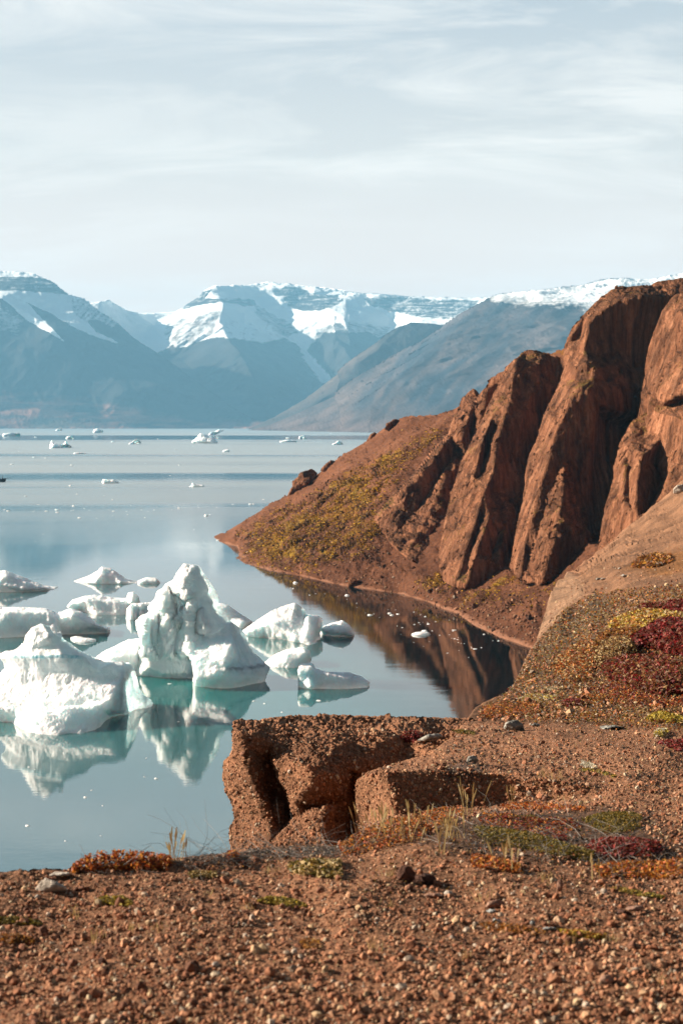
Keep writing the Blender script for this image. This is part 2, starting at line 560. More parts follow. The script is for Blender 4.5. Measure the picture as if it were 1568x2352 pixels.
# --- snow-capped middle massif
cen = [(190, 700, 14500), (228, 694, 14500), (250, 688, 14600), (290, 716, 15000), (330, 720, 15500), (400, 716, 16000), (412, 711, 15800), (422, 704, 15600), (432, 696, 15500), (452, 684, 15300),
       (467, 668, 15300), (487, 658, 15600), (520, 658, 16000), (560, 656, 16300), (600, 650, 16500), (640, 651, 16500), (700, 659, 16400), (780, 668, 16300), (850, 675, 16200),
       (950, 681, 16000), (1080, 685, 15800), (1160, 684, 15600), (1240, 690, 15500), (1240, 990, 11500), (600, 992, 11500), (400, 990, 11500), (190, 880, 12500)]
cenl = [[(487, 658, 15600), (500, 700, 14700), (500, 740, 14000), (520, 790, 13300), (560, 850, 12800), (610, 930, 12200)],     # nose of the near spur
        [(330, 720, 15500), (345, 750, 15000), (380, 800, 13900), (415, 828, 13500), (450, 870, 13000)],                        # glacier to the left
        [(560, 656, 16300), (590, 700, 15700), (640, 760, 14800), (700, 825, 14200), (745, 885, 13600), (760, 920, 13000)],    # snow chute
        [(780, 668, 16300), (780, 700, 15500), (770, 740, 14600), (790, 780, 14000), (840, 850, 13200)],
        [(850, 675, 16200), (880, 715, 15800), (905, 735, 15600), (930, 760, 15000), (1000, 800, 14000)],
        [(432, 696, 15500), (450, 715, 14800), (430, 750, 14200), (425, 800, 13700)]]
S = sculpt(cen, cenl, step=2.6, wob=1.2, wobl=9, seed=11, soft=30, smooth_it=6)
b1 = [(412, 712), (425, 696), (460, 668), (478, 668), (468, 686), (500, 690), (545, 689), (572, 690), (584, 706), (560, 707), (500, 699), (460, 703), (430, 710)]
b2 = [(612, 672), (640, 664), (684, 664), (704, 675), (772, 680), (778, 690), (764, 704), (722, 718), (690, 716), (652, 702), (642, 688)]
b3 = [(842, 688), (900, 683), (1000, 688), (1110, 694), (1096, 712), (1040, 736), (960, 730), (900, 716), (862, 706)]
m4 = [(570, 700), (600, 712), (640, 735), (662, 742), (668, 768), (645, 778), (600, 752), (574, 728)]
low = [(180, 1000), (180, 850), (360, 810), (388, 796), (420, 800), (440, 786), (500, 776), (560, 784), (610, 788), (645, 778), (668, 792), (690, 830), (722, 880), (740, 890),
       (752, 884), (716, 836), (694, 806), (706, 788), (730, 768), (770, 762), (800, 770), (850, 764), (880, 775), (1240, 780), (1240, 1000)]
mixA = [(366, 768), (376, 748), (420, 730), (470, 718), (498, 712), (500, 735), (486, 770), (440, 790), (392, 800), (378, 785)]
mixB = [(500, 745), (530, 730), (600, 745), (650, 775), (645, 790), (560, 790), (505, 782)]
mixC = [(694, 806), (706, 770), (740, 745), (800, 738), (870, 745), (905, 752), (900, 790), (860, 800)]
def snow_c(px, py, V):
    s = np.full(len(px), 1.0)
    st = np.clip(0.5 + 1.5 * fbm(np.stack([px / 70.0, (py + 0.03 * px) / 3.4, 0 * px], -1), 3, 0.6, 4), 0, 1)
    for poly, k in ((b1, 0.9), (b2, 0.9), (b3, 0.8)):
        m = softpoly(px, py, poly, 3, 5, 16, 5)
        s = np.minimum(s, 1 - m * k * (0.62 + 0.38 * st))
    s = np.minimum(s, 1 - 0.55 * softpoly(px, py, m4, 5, 7, 14, 6))
    s = np.minimum(s, 1 - 0.66 * softpoly(px, py, mixA, 6, 9, 20, 7) * (0.75 + 0.5 * fbm(np.stack([px + py, (py - px) * 0.15, 0 * px], -1) / 14, 3, 0.6, 8)))
    s = np.minimum(s, 1 - 0.5 * softpoly(px, py, mixC, 8, 9, 20, 9))
    s = np.minimum(s, 1 - 0.32 * softpoly(px, py, mixB, 8, 9, 20, 9) * (0.8 + 0.8 * fbm(np.stack([px * 1.0, py * 0.18, 0 * px], -1) / 8, 3, 0.6, 18)))
    s = np.minimum(s, 1 - 1.1 * softpoly(px, py, low, 7, 6, 15, 10))
    return s
def tint_c(px, py, V):
    f = softpoly(px, py, mixA, 14, 8, 20, 3)
    return mixv(ROCKT, (0.12, 0.085, 0.07), f)
mountain('snowy_massif', 'snow capped mountain massif with dark rock bands across the fjord', S, 190, 1300, snow_c, tint_c, 21)

# --- left mountain with flat snow cap
lef = [(-60, 624, 12600), (0, 623, 12600), (40, 623, 12600), (75, 628, 12600), (120, 648, 12500), (155, 678, 12500), (190, 687, 12600), (225, 716, 12600), (270, 743, 12500), (285, 758, 12400),
       (320, 786, 12200), (370, 816, 12000), (415, 851, 11800), (480, 896, 11500), (525, 931, 11300), (580, 961, 11100), (640, 977, 11000), (700, 986.5, 10900), (-60, 986.5, 10900)]
lefl = [[(155, 678, 12500), (150, 700, 12250), (180, 740, 12000), (230, 790, 11700), (300, 850, 11500), (420, 940, 11150)],
        [(-60, 700, 12000), (0, 690, 12000), (60, 720, 11900), (120, 760, 11700), (230, 850, 11400), (330, 930, 11150)],
        [(-60, 655, 12300), (60, 655, 12350), (120, 662, 12400)],
        [(170, 685, 12400), (195, 730, 12150), (265, 790, 12000)],
        [(-60, 930, 11200), (100, 935, 11150), (250, 960, 11050)]]
S = sculpt(lef, lefl, step=2.6, wob=1.0, wobl=12, seed=12, soft=30, smooth_it=6)
lb = [(-70, 638), (0, 637), (60, 637), (110, 644), (132, 655), (148, 672), (155, 682), (140, 682), (120, 674), (80, 673), (30, 678), (-70, 676)]
lsn = [(-70, 676), (0, 672), (60, 672), (150, 680), (200, 692), (225, 718), (270, 745), (255, 755), (215, 735), (196, 742), (215, 765), (268, 788), (262, 790), (200, 770), (160, 752), (115, 724), (80, 706), (40, 690), (62, 700), (100, 740), (143, 786), (95, 758), (50, 730), (25, 705), (0, 690), (-70, 700)]
lmx = [(160, 690), (185, 686), (225, 716), (275, 748), (290, 775), (240, 770), (215, 752), (175, 735), (160, 715)]
def snow_l(px, py, V):
    s = softpoly(px, py, [(-70, 600), (60, 600), (200, 600), (240, 720), (150, 686), (110, 650), (60, 640), (-70, 640)], 2, 2, 15, 1) * 1.1
    st = np.clip(0.5 + 1.5 * fbm(np.stack([px / 70.0, (py - 0.02 * px) / 3.6, 0 * px], -1), 3, 0.6, 14), 0, 1)
    m = softpoly(px, py, lb, 2.5, 2, 16, 5)
    s = np.maximum(s * (1 - m), m * (0.12 + 0.34 * st))
    s = np.maximum(s, 1.05 * softpoly(px, py, lsn, 3, 3, 14, 6))
    s = np.minimum(s, 1 - 0.55 * softpoly(px, py, lmx, 5, 6, 14, 7) * (0.9 + 0.8 * fbm(np.stack([px + py, (py - px) * 0.2, 0 * px], -1) / 9, 3, 0.6, 8)))
    dust = softpoly(px, py, [(-70, 690), (20, 700), (60, 740), (40, 770), (-70, 750)], 14, 8, 16, 2)
    s = np.maximum(s, 0.42 * dust)
    return s
def tint_l(px, py, V):
    n = fbm(np.stack([px * 0.35, py * 2.2, 0 * px], -1) / 45, 4, 0.55, 31)
    red = softpoly(px, py, [(-80, 905), (120, 915), (300, 940), (400, 965), (620, 974), (620, 1000), (-80, 1000)], 14, 8, 30, 4)
    f = red * sstep(-0.35, 0.3, n + 0.05)
    c = mixv(ROCKT * 0.9, (0.46, 0.20, 0.135), f)
    pale = softpoly(px, py, [(80, 960), (130, 962), (230, 982), (60, 984)], 6, 4, 15, 5)
    return c * (1 - pale[:, None]) + np.array([0.24, 0.18, 0.14]) * pale[:, None]
mountain('cliff_capped_mountain', 'dark mountain with a flat snow cap above a banded cliff, left edge', S, 130, 1100, snow_l, tint_l, 22, (1, 1, 0.25))

# --- small dark spur in front of the massif
spu = [(560, 990, 9600), (630, 957, 9700), (700, 915, 9800), (740, 884, 9900), (784, 851, 10000), (822, 822, 10100), (859, 792, 10200), (890, 768, 10300), (916, 751, 10400), (954, 741, 10500),
       (1000, 744, 10500), (1040, 752, 10500), (1100, 790, 10400), (1100, 1000, 9000), (560, 1000, 9400)]
S = sculpt(spu, [[(930, 748, 10400), (880, 800, 10000), (800, 870, 9700), (700, 940, 9500)]], step=2.8, wob=0.8, wobl=14, seed=13, soft=40, smooth_it=6)
def snow_s(px, py, V): return np.full(len(px), -0.4)
def tint_s(px, py, V):
    return mixv(ROCKT * 1.0, (0.10, 0.075, 0.065), sstep(30, 0, segdist(px, py, [(560, 985), (740, 884), (860, 793)])))
mountain('dark_spur', 'small dark bare hill in front of the snowy massif', S, 110, 700, snow_s, tint_s, 23)

# --- big scree mountain on the right
rig = [(560, 990, 8200), (575, 987, 8250), (620, 975, 8350), (700, 940, 8500), (784, 901, 8600), (884, 836, 8750), (1019, 751, 8900), (1084, 713, 9000), (1134, 688, 9100), (1164, 676, 9200),
       (1184, 673, 9250), (1259, 666, 9300), (1334, 657, 9400), (1384, 646, 9500), (1434, 641, 9600), (1494, 642, 9600), (1568, 628, 9700), (1660, 615, 9700), (1660, 1010, 5600), (840, 997, 6200), (700, 994, 7000)]
rigl = [[(1164, 676, 9100), (1060, 760, 8300), (960, 850, 7700), (860, 930, 7100), (780, 990, 6700)],
        [(1250, 680, 9000), (1180, 770, 8000), (1080, 880, 7100), (1000, 960, 6400)],
        [(1340, 690, 8900), (1300, 780, 7700), (1250, 900, 6600)]]
S = sculpt(rig, rigl, step=2.8, wob=0.8, wobl=14, seed=14, soft=60, smooth_it=8)
rs = [(1140, 686), (1164, 690), (1250, 700), (1380, 725), (1700, 760), (1700, 560), (1130, 600)]
def snow_r(px, py, V):
    top = np.interp(px, [1120, 1150, 1180, 1200, 1280, 1340, 1400, 1700], [690, 712, 712, 714, 720, 728, 740, 770])
    full = np.interp(px, [1120, 1150, 1180, 1250, 1300, 1340, 1380, 1420, 1700], [668, 684, 688, 690, 690, 695, 710, 728, 760])
    n = fbm(np.stack([px * 1.0, py * 1.6, 0 * px], -1) / 12, 4, 0.65, 41)
    f = (top - py) / np.maximum(top - full, 4)
    s = np.clip(f, -1.0, 1.3) * 0.62 + 0.12 + 0.25 * n
    chute = 0.5 + 0.5 * fbm(np.stack([(px + 0.7 * py) * 1.0, py * 0.12, 0 * px], -1) / 10, 3, 0.6, 44)
    return np.where(py > top + 14, -0.3, s * (0.85 + 0.2 * chute))
def tint_r(px, py, V):
    n = fbm(np.stack([(px + 1.0 * py) * 1.3, (py - px) * 0.22, 0 * px], -1) / 60, 4, 0.6, 33)
    c = mixv((0.018, 0.030, 0.046), (0.100, 0.078, 0.076), sstep(-0.45, 0.45, n))
    red = sstep(60, 0, segdist(px, py, [(575, 990), (840, 985), (1000, 985)]))
    return c * (1 - 0.6 * red[:, None]) + np.array([0.15, 0.10, 0.09]) * 0.6 * red[:, None]
mountain('scree_mountain', 'broad grey scree mountain with a snow dusted crest at the right', S, 150, 900, snow_r, tint_r, 24, (1, 1, 0.2))

# ------------------------------------------------------------------ haze: even blue air over the whole fjord
hm = bpy.data.materials.new('haze_air')
hm.use_nodes = True
t = hm.node_tree
t.nodes.clear()
pv = N(t, 'ShaderNodeVolumePrincipled')
pv.inputs['Color'].default_value = (0.240, 0.535, 0.785, 1)
pv.inputs['Density'].default_value = 5.1e-5
pv.inputs['Anisotropy'].default_value = 0.0
ho = N(t, 'ShaderNodeOutputMaterial')
t.links.new(pv.outputs[0], ho.inputs['Volume'])
bmh = bmesh.new()
bmesh.ops.create_cube(bmh, size=1.0)
for v in bmh.verts:
    v.co = Vector((v.co.x * 30000, 8700 + v.co.y * 19000, 828 + v.co.z * 1664))
me = bpy.data.meshes.new('haze'); bmh.to_mesh(me); bmh.free()
me.materials.append(hm)
haze = bpy.data.objects.new('haze', me); COL.objects.link(haze)
for v in me.vertices:
    pass
tag(haze, 'pale blue haze in the air over the fjord', 'haze', kind='stuff')

# ------------------------------------------------------------------ red sandstone headland and its cliffs
rm, t, b = new_mat('red_rock')
pos = geo_pos(t)
sp = N(t, 'ShaderNodeSeparateXYZ'); t.links.new(pos, sp.inputs[0])
big = noise_tex(t, pos, 0.07, 5, 0.6)
strk = noise_tex(t, mapping(t, pos, scale=(0.9, 0.55, 0.07), rot=(0, R(-10), 0)), 1.0, 5, 0.65, 0.4)
fine = noise_tex(t, pos, 1.3, 5, 0.65)
rockc = ramp(t, strk, [(0.28, (0.110, 0.042, 0.021)), (0.45, (0.195, 0.078, 0.039)), (0.58, (0.262, 0.112, 0.058)), (0.72, (0.345, 0.165, 0.092))])
rockc = mixc(t, 1.0, rockc, ramp(t, big, [(0.30, 0.72), (0.70, 1.18)]), 'MULTIPLY')
rockc = mixc(t, 1.0, rockc, ramp(t, fine, [(0.25, 0.70), (0.75, 1.22)]), 'MULTIPLY')
# soil and moss settle where the rock is flat
gn = t.nodes.new('ShaderNodeNewGeometry')
sn_ = N(t, 'ShaderNodeSeparateXYZ'); t.links.new(gn.outputs['True Normal'], sn_.inputs[0])
flat = ramp(t, mth(t, 'ADD', sn_.outputs['Z'], mth(t, 'MULTIPLY', mth(t, 'SUBTRACT', fine, 0.5), 0.5)), [(0.62, 0.0), (0.82, 1.0)])
mossn = noise_tex(t, pos, 0.12, 4, 0.6)
soil = ramp(t, mossn, [(0.40, (0.105, 0.045, 0.025)), (0.56, (0.120, 0.054, 0.025)), (0.63, (0.17, 0.10, 0.020)), (0.72, (0.09, 0.065, 0.018))])
rockc = mixc(t, mth(t, 'MULTIPLY', flat, 0.85), rockc, soil)
t.links.new(rockc, b.inputs['Base Color'])
vc = N(t, 'ShaderNodeTexVoronoi', feature='DISTANCE_TO_EDGE'); vc.inputs['Scale'].default_value = 1.0
t.links.new(mapping(t, pos, scale=(0.55, 0.35, 0.075), rot=(0, R(-10), 0)), vc.inputs['Vector'])
crk = ramp(t, vc.outputs['Distance'], [(0.0, 0.0), (0.05, 1.0)])
stn = noise_tex(t, mapping(t, pos, scale=(0.35, 0.25, 0.022), rot=(0, R(-6), 0)), 1.0, 4, 0.6)
rockc = mixc(t, 1.0, rockc, ramp(t, stn, [(0.38, 0.42), (0.56, 1.06)]), 'MULTIPLY')
t.links.new(rockc, b.inputs['Base Color'])
bn = bump(t, None, strk, 1.0, 1.3)
bn = bump(t, None, crk, 0.35, 0.5, bn)
bump(t, b, fine, 0.8, 0.3, bn)
b.inputs['Specular IOR Level'].default_value = 0.08

def rock_displace(V, T, fixed, amp=0.9, sc=3.0, seed=0, dipx=0.22):
    vn = vnormals(V, T)
    u = V[:, 0] - dipx * V[:, 2]
    q = np.stack([u / sc, V[:, 1] / sc, V[:, 2] / (sc * 4.5)], -1)
    d = 0.55 * (ridged(q, 4, 0.55, seed) - 0.6) + 0.5 * fbm(V / (sc * 3.2), 3, 0.5, seed + 5)
    q2 = np.stack([u / (sc * 0.35), V[:, 1] / (sc * 0.35), V[:, 2] / (sc * 3.4)], -1)
    d = d + 0.10 * (ridged(q2, 3, 0.5, seed + 9) - 0.5)
    cr = perlin(np.stack([u / (sc * 1.1) + 0.25 * fbm(V / (sc * 2), 2, 0.5, seed + 31), V[:, 1] / (sc * 1.6), V[:, 2] / (sc * 12)], -1), seed + 21)
    cr2 = perlin(np.stack([u / (sc * 2.6), V[:, 1] / (sc * 2.6), (V[:, 2] + 0.5 * u) / (sc * 1.8)], -1), seed + 23)
    d = d - 0.34 * np.exp(-(cr / 0.06) ** 2) - 0.12 * np.exp(-(cr2 / 0.03) ** 2)
    return V + vn * (amp * d * np.where(fixed, 0.35, 1.0))[:, None]

def buttress(name, label, out, lines, pts=(), step=3.0, wob=1.3, seed=0, amp=0.9, sc=3.0, soft=14, it=5, cat='cliff'):
    S = sculpt(out, lines, pts, step=step, wob=wob, wobl=14, seed=seed, soft=soft, smooth_it=it)
    V = rock_displace(S['V'], orient(S['V'], S['T']), S['edge'], amp, sc, seed)
    S['V'] = V
    Vs, Ts, _ = skirt(S, S['edge'], [(1.5, 6, -1.0), (4, 25, -8.0)])
    o = add_mesh(name, Vs, Ts, rm)
    return tag(o, label, cat, 'red sandstone buttresses above the cove')

# --- headland slope (terrain)
def W(px, py, d=0.0):
    return (px, py, float(water_y(px, py)) + d)
hm2, t, b = new_mat('headland_ground')
pos = geo_pos(t)
sp = N(t, 'ShaderNodeSeparateXYZ'); t.links.new(pos, sp.inputs[0])
nb = noise_tex(t, pos, 0.06, 5, 0.6)
nf = noise_tex(t, pos, 1.1, 6, 0.7)
soilc = mixc(t, ramp(t, nb, [(0.35, 0.0), (0.65, 1.0)]), (0.105, 0.042, 0.022), (0.170, 0.070, 0.036))
soilc = mixc(t, 1.0, soilc, ramp(t, nf, [(0.3, 0.5), (0.7, 1.35)]), 'MULTIPLY')
vg = attr(t, 'veg')
tuf = noise_tex(t, mapping(t, pos, scale=(0.55, 0.28, 1.0), rot=(0, 0, R(25))), 0.85, 5, 0.68, 0.3)
vgf = mth(t, 'ADD', mth(t, 'MULTIPLY', vg, 0.52), mth(t, 'MULTIPLY', tuf, 0.9))
vgm = ramp(t, vgf, [(0.80, 0.0), (0.92, 1.0)])
hue = noise_tex(t, pos, 0.16, 4, 0.7)
vcol = ramp(t, hue, [(0.34, (0.065, 0.030, 0.012)), (0.44, (0.120, 0.048, 0.012)), (0.52, (0.15, 0.075, 0.012)), (0.60, (0.20, 0.115, 0.014)), (0.68, (0.115, 0.066, 0.016))])
vcol = mixc(t, 1.0, vcol, ramp(t, tuf, [(0.3, 0.6), (0.7, 1.3)]), 'MULTIPLY')
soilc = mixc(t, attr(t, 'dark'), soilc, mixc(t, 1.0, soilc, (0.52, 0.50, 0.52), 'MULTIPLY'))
col = mixc(t, vgm, soilc, vcol)
sand = ramp(t, mth(t, 'ADD', sp.outputs['Z'], mth(t, 'MULTIPLY', nb, 1.2)), [(0.08, 1.0), (0.16, 0.0)])
zz = mth(t, 'MULTIPLY', mth(t, 'ADD', sp.outputs['Z'], mth(t, 'MULTIPLY', mth(t, 'SUBTRACT', nb, 0.5), 3.2)), 0.1)
sand = ramp(t, zz, [(0.0, 1.0), (0.022, 1.0), (0.06, 0.0)])
col = mixc(t, sand, col, (0.205, 0.096, 0.058))
t.links.new(col, b.inputs['Base Color'])
bn = bump(t, None, tuf, 0.7, 0.8)
bump(t, b, nf, 0.6, 0.35, bn)
b.inputs['Specular IOR Level'].default_value = 0.05

shore = [(487, 1232), (504, 1245), (545, 1254), (549, 1266), (536, 1280), (559, 1295), (586, 1301), (624, 1311), (692, 1323), (764, 1340), (799, 1347), (847, 1353), (915, 1363),
         (984, 1382), (1018, 1399), (1046, 1408), (1088, 1437), (1144, 1463), (1216, 1488), (1260, 1502), (1330, 1522)]
ridge = [(1440, 900, 352), (1400, 760, 366), (1300, 802, 385), (1286, 808, 388), (1260, 818, 392), (1180, 856, 420), (1110, 900, 436), (1041, 940, 450), (998, 954, 458), (963, 957, 464), (929, 957, 470),
         (915, 963, 472), (874, 988, 482), (833, 1018, 490), (788, 1045, 494), (771, 1059, 496), (727, 1090, 500), (655, 1143, 504), (614, 1163, 506), (572, 1189, 508), (524, 1218, 512), (500, 1223, 511)]
out = [W(*p) for p in shore] + [(1440, 1520, 240), (1440, 1290, 264), (1440, 1200, 330)] + ridge
hl = [[(865, 1190, 386), (930, 1270, 354), (1023, 1332, 323), (1080, 1346, 316), (1165, 1320, 311), (1250, 1320, 297), (1345, 1258, 285), (1385, 1264, 276), (1438, 1288, 264)],
      [(1300, 1275, 308), (1350, 1230, 306), (1390, 1236, 304), (1438, 1240, 304)],
      [(1041, 955, 440), (960, 1040, 418), (900, 1110, 402), (865, 1190, 386)],
      [(929, 965, 466), (850, 1060, 448), (780, 1120, 440), (700, 1190, 436), (600, 1235, 445)],
      [(620, 1170, 496), (560, 1215, 480), (535, 1235, 470)]]
hp = [(560, 1262, 440), (640, 1270, 405), (720, 1290, 378), (800, 1300, 362), (900, 1320, 345), (990, 1352, 320), (1130, 1400, 288), (1230, 1400, 270), (1300, 1380, 262), (1500, 1300, 262)]
hp = hp[:-1]
S = sculpt(out, hl, hp, step=3.2, wob=0.7, wobl=10, seed=31, soft=30, smooth_it=10)
V = S['V']
q = np.stack([(V[:, 0] * 0.9 + V[:, 1] * 0.42) / 9.0, (V[:, 1] * 0.9 - V[:, 0] * 0.42) / 34.0, V[:, 2] / 30.0], -1)
hgt = np.clip(V[:, 2] / 6.0, 0, 1)
dz = (0.9 * (ridged(q[:, [1, 0, 2]] * np.array([1, 1, 1]), 4, 0.5, 61) - 0.6) + 0.5 * fbm(V / 2.6, 4, 0.6, 62) + 1.4 * fbm(V / 16.0, 3, 0.5, 63)) * hgt
lowb = softpoly(S['px'], S['py'], [(540, 1225), (640, 1240), (760, 1270), (860, 1290), (1000, 1340), (1240, 1400), (1240, 1490), (540, 1310)], 12)
dz = dz + lowb * hgt * 1.3 * (ridged(V / 2.2, 4, 0.6, 64) - 0.5)
vz = softpoly(S['px'], S['py'], [(540, 1225), (700, 1140), (900, 1040), (960, 1010), (900, 1110), (870, 1200), (860, 1300), (540, 1300)], 25)
q3 = np.stack([(V[:, 0] * 0.9 + V[:, 1] * 0.42) / 14.0, (V[:, 1] * 0.9 - V[:, 0] * 0.42) / 4.0, V[:, 2] / 12.0], -1)
dz = dz + vz * hgt * 1.2 * (ridged(q3, 4, 0.55, 65) - 0.5)
V[:, 2] += np.where(S['edge'], np.minimum(dz, 0) * 0.3, dz)
shore_e = S['edge'] & (V[:, 2] < 1.2)
V[shore_e, 2] = -0.35
S['V'] = V
Vs, Ts, used = skirt(S, S['edge'] & ~shore_e, [(8, 40, -6), (20, 160, -60)])
Vs[:, 2] = np.maximum(Vs[:, 2], -2.5)
veg = softpoly(S['px'], S['py'], [(548, 1222), (690, 1150), (800, 1092), (905, 1045), (1000, 985), (1010, 1000), (925, 1070), (900, 1110), (866, 1175), (884, 1222), (830, 1268), (720, 1312), (560, 1285)], 16, 14, 40, 71)
veg = veg * np.clip(0.75 + 0.9 * fbm(P2(S['px'], S['py']) / 60, 3, 0.6, 72), 0, 1)
veg = np.maximum(veg, 0.85 * softpoly(S['px'], S['py'], [(965, 1338), (1020, 1325), (1030, 1345), (990, 1358)], 6, 6, 14, 73))
veg = np.maximum(veg, 0.8 * softpoly(S['px'], S['py'], [(1050, 1392), (1120, 1350), (1180, 1325), (1190, 1332), (1110, 1372), (1060, 1398)], 4, 6, 14, 74))
veg = np.maximum(veg, 0.55 * softpoly(S['px'], S['py'], [(1000, 1378), (1230, 1300), (1330, 1270), (1330, 1300), (1230, 1400)], 14, 10, 30, 75))
veg = np.maximum(veg, 0.7 * softpoly(S['px'], S['py'], [(1262, 822), (1286, 800), (1310, 790), (1310, 840)], 6, 3, 14, 76))
veg = np.concatenate([veg, veg[used], veg[used]])
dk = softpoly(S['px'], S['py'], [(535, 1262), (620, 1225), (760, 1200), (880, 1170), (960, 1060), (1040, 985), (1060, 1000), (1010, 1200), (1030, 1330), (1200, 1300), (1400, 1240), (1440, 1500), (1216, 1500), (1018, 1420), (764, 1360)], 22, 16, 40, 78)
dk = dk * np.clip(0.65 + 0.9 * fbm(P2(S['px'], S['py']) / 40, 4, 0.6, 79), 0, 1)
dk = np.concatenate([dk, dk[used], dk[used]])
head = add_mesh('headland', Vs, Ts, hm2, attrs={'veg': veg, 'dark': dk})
tag(head, 'red brown headland slope with yellow autumn plants ending in a spit', 'headland', kind='structure')

HV, HT = Vs, Ts
# --- buttresses
buttress('rock_buttress', 'jagged low buttress with crags, leftmost and lowest of the red cliff',
  [(862, 1188, 385), (905, 1130, 389), (943, 1095, 392), (1000, 1030, 398), (1021, 1002, 401), (1035, 975, 402), (1057, 940, 403), (1062, 915, 403), (1072, 903, 403), (1086, 892, 402), (1094, 896, 401), (1096, 912, 400),
   (1108, 896, 396), (1120, 884, 394), (1130, 868, 390), (1145, 856, 385), (1175, 845, 374), (1150, 950, 392), (1110, 1060, 384), (1080, 1170, 374), (1040, 1280, 356), (985, 1300, 340), (945, 1290, 340), (905, 1262, 352), (880, 1225, 367)],
  [[(1040, 1000, 393), (1000, 1050, 384), (965, 1090, 378), (912, 1148, 374), (872, 1192, 374)],
   [(1052, 1030, 394), (1010, 1095, 383), (950, 1180, 371), (910, 1225, 362)],
   [(1082, 940, 391), (1060, 1010, 383), (1026, 1090, 377), (990, 1170, 366), (955, 1240, 354)],
   [(1095, 960, 394), (1075, 1060, 386), (1045, 1150, 376), (1010, 1230, 360)],
   [(1118, 900, 388), (1108, 960, 386), (1090, 1010, 385)],
   [(1033, 1110, 379), (1020, 1150, 370), (1005, 1210, 360)]],
  step=2.2, seed=81, amp=1.5, sc=4.0)
buttress('rock_buttress', 'tall leaning buttress with a pale left face, second of the red cliff from the left',
  [(1023, 1350, 320), (1010, 1310, 324), (1007, 1274, 330), (1020, 1205, 336), (1035, 1141, 342), (1057, 1065, 348), (1099, 978, 356), (1141, 887, 362), (1163, 842, 366), (1194, 815, 368), (1216, 803, 369), (1258, 810, 366), (1300, 826, 362),
   (1345, 860, 356), (1345, 1340, 326), (1200, 1350, 318), (1110, 1356, 312), (1060, 1356, 312)],
  [[(1186, 823, 361), (1176, 870, 355), (1171, 915, 350), (1156, 965, 344), (1140, 1010, 340), (1133, 1090, 333), (1110, 1135, 329), (1088, 1217, 322), (1066, 1274, 317), (1050, 1340, 312)],
   [(1128, 962, 348), (1112, 1000, 345.5), (1098, 1060, 341), (1086, 1110, 336)],
   [(1135, 985, 350), (1121, 1030, 347.5), (1107, 1080, 343)],
   [(1277, 883, 362), (1247, 963, 356), (1235, 1008, 352), (1216, 1065, 346), (1201, 1141, 338), (1186, 1217, 330), (1163, 1304, 319)],
   [(1196, 905, 353), (1225, 900, 353), (1268, 890, 358)],
   [(1215, 925, 352), (1200, 960, 347), (1180, 1000, 343), (1165, 1060, 340), (1150, 1130, 335)],
   [(1107, 1190, 327), (1092, 1240, 322), (1078, 1290, 317)],
   [(1122, 1192, 323), (1106, 1235, 317), (1090, 1275, 313), (1072, 1345, 310)],
   [(1143, 1230, 325), (1128, 1280, 319)],
   [(1161, 1213, 324), (1150, 1260, 318), (1144, 1305, 314)]],
  [(1220, 850, 358)], step=2.1, seed=82, amp=0.85, sc=3.2)
buttress('rock_buttress', 'highest buttress with a rounded dome on top, above the middle of the red cliff',
  [(1190, 1330, 298), (1169, 1302, 303), (1183, 1230, 310), (1201, 1141, 315), (1206, 1090, 318), (1212, 1050, 320), (1237, 1000, 323), (1250, 950, 325), (1266, 920, 327), (1283, 880, 330), (1298, 842, 333),
   (1291, 824, 334), (1296, 800, 336), (1301, 783, 337), (1316, 753, 339), (1346, 716, 341), (1376, 686, 343), (1401, 668, 344), (1421, 659, 345), (1451, 658, 346), (1488, 657, 346), (1508, 647, 346), (1566, 639, 345), (1645, 630, 344),
   (1645, 1000, 320), (1560, 1100, 308), (1450, 1250, 296), (1375, 1268, 288), (1345, 1268, 288), (1250, 1335, 294)],
  [[(1473, 684, 331), (1440, 689, 331), (1408, 698, 331), (1371, 723, 330), (1351, 746, 329), (1347, 776, 327.5), (1341, 798, 326)],
   [(1541, 683, 339), (1503, 756, 337), (1480, 851, 336)],
   [(1304, 826, 331), (1326, 808, 329), (1341, 806, 326), (1358, 815, 326), (1426, 838, 326), (1476, 853, 331)],
   [(1302, 850, 329), (1326, 860, 321), (1345, 838, 320), (1364, 850, 319), (1420, 872, 321), (1478, 893, 327)],
   [(1300, 876, 326), (1326, 874, 320), (1362, 872, 317), (1420, 892, 318), (1474, 908, 324)],
   [(1313, 892, 317), (1330, 890, 314), (1350, 902, 312.5), (1366, 922, 313), (1415, 940, 316), (1460, 945, 322)],
   [(1326, 893, 314), (1304, 940, 311.5), (1281, 978, 310), (1266, 1031, 307), (1254, 1080, 304), (1239, 1118, 302), (1220, 1198, 297), (1203, 1255, 294), (1195, 1322, 291)],
   [(1366, 922, 313), (1357, 1008, 310), (1349, 1100, 305), (1345, 1198, 298), (1340, 1255, 292)],
   [(1378, 960, 319), (1366, 1060, 314), (1360, 1200, 305)],
   [(1440, 990, 328), (1410, 1065, 322), (1398, 1133, 316), (1375, 1243, 304)],
   [(1313, 770, 333), (1330, 735, 335), (1352, 720, 335)], [(1322, 782, 335), (1340, 745, 334)]],
  [(1440, 760, 330.5), (1420, 800, 328.5)], step=2.1, seed=83, amp=0.72, sc=3.6)
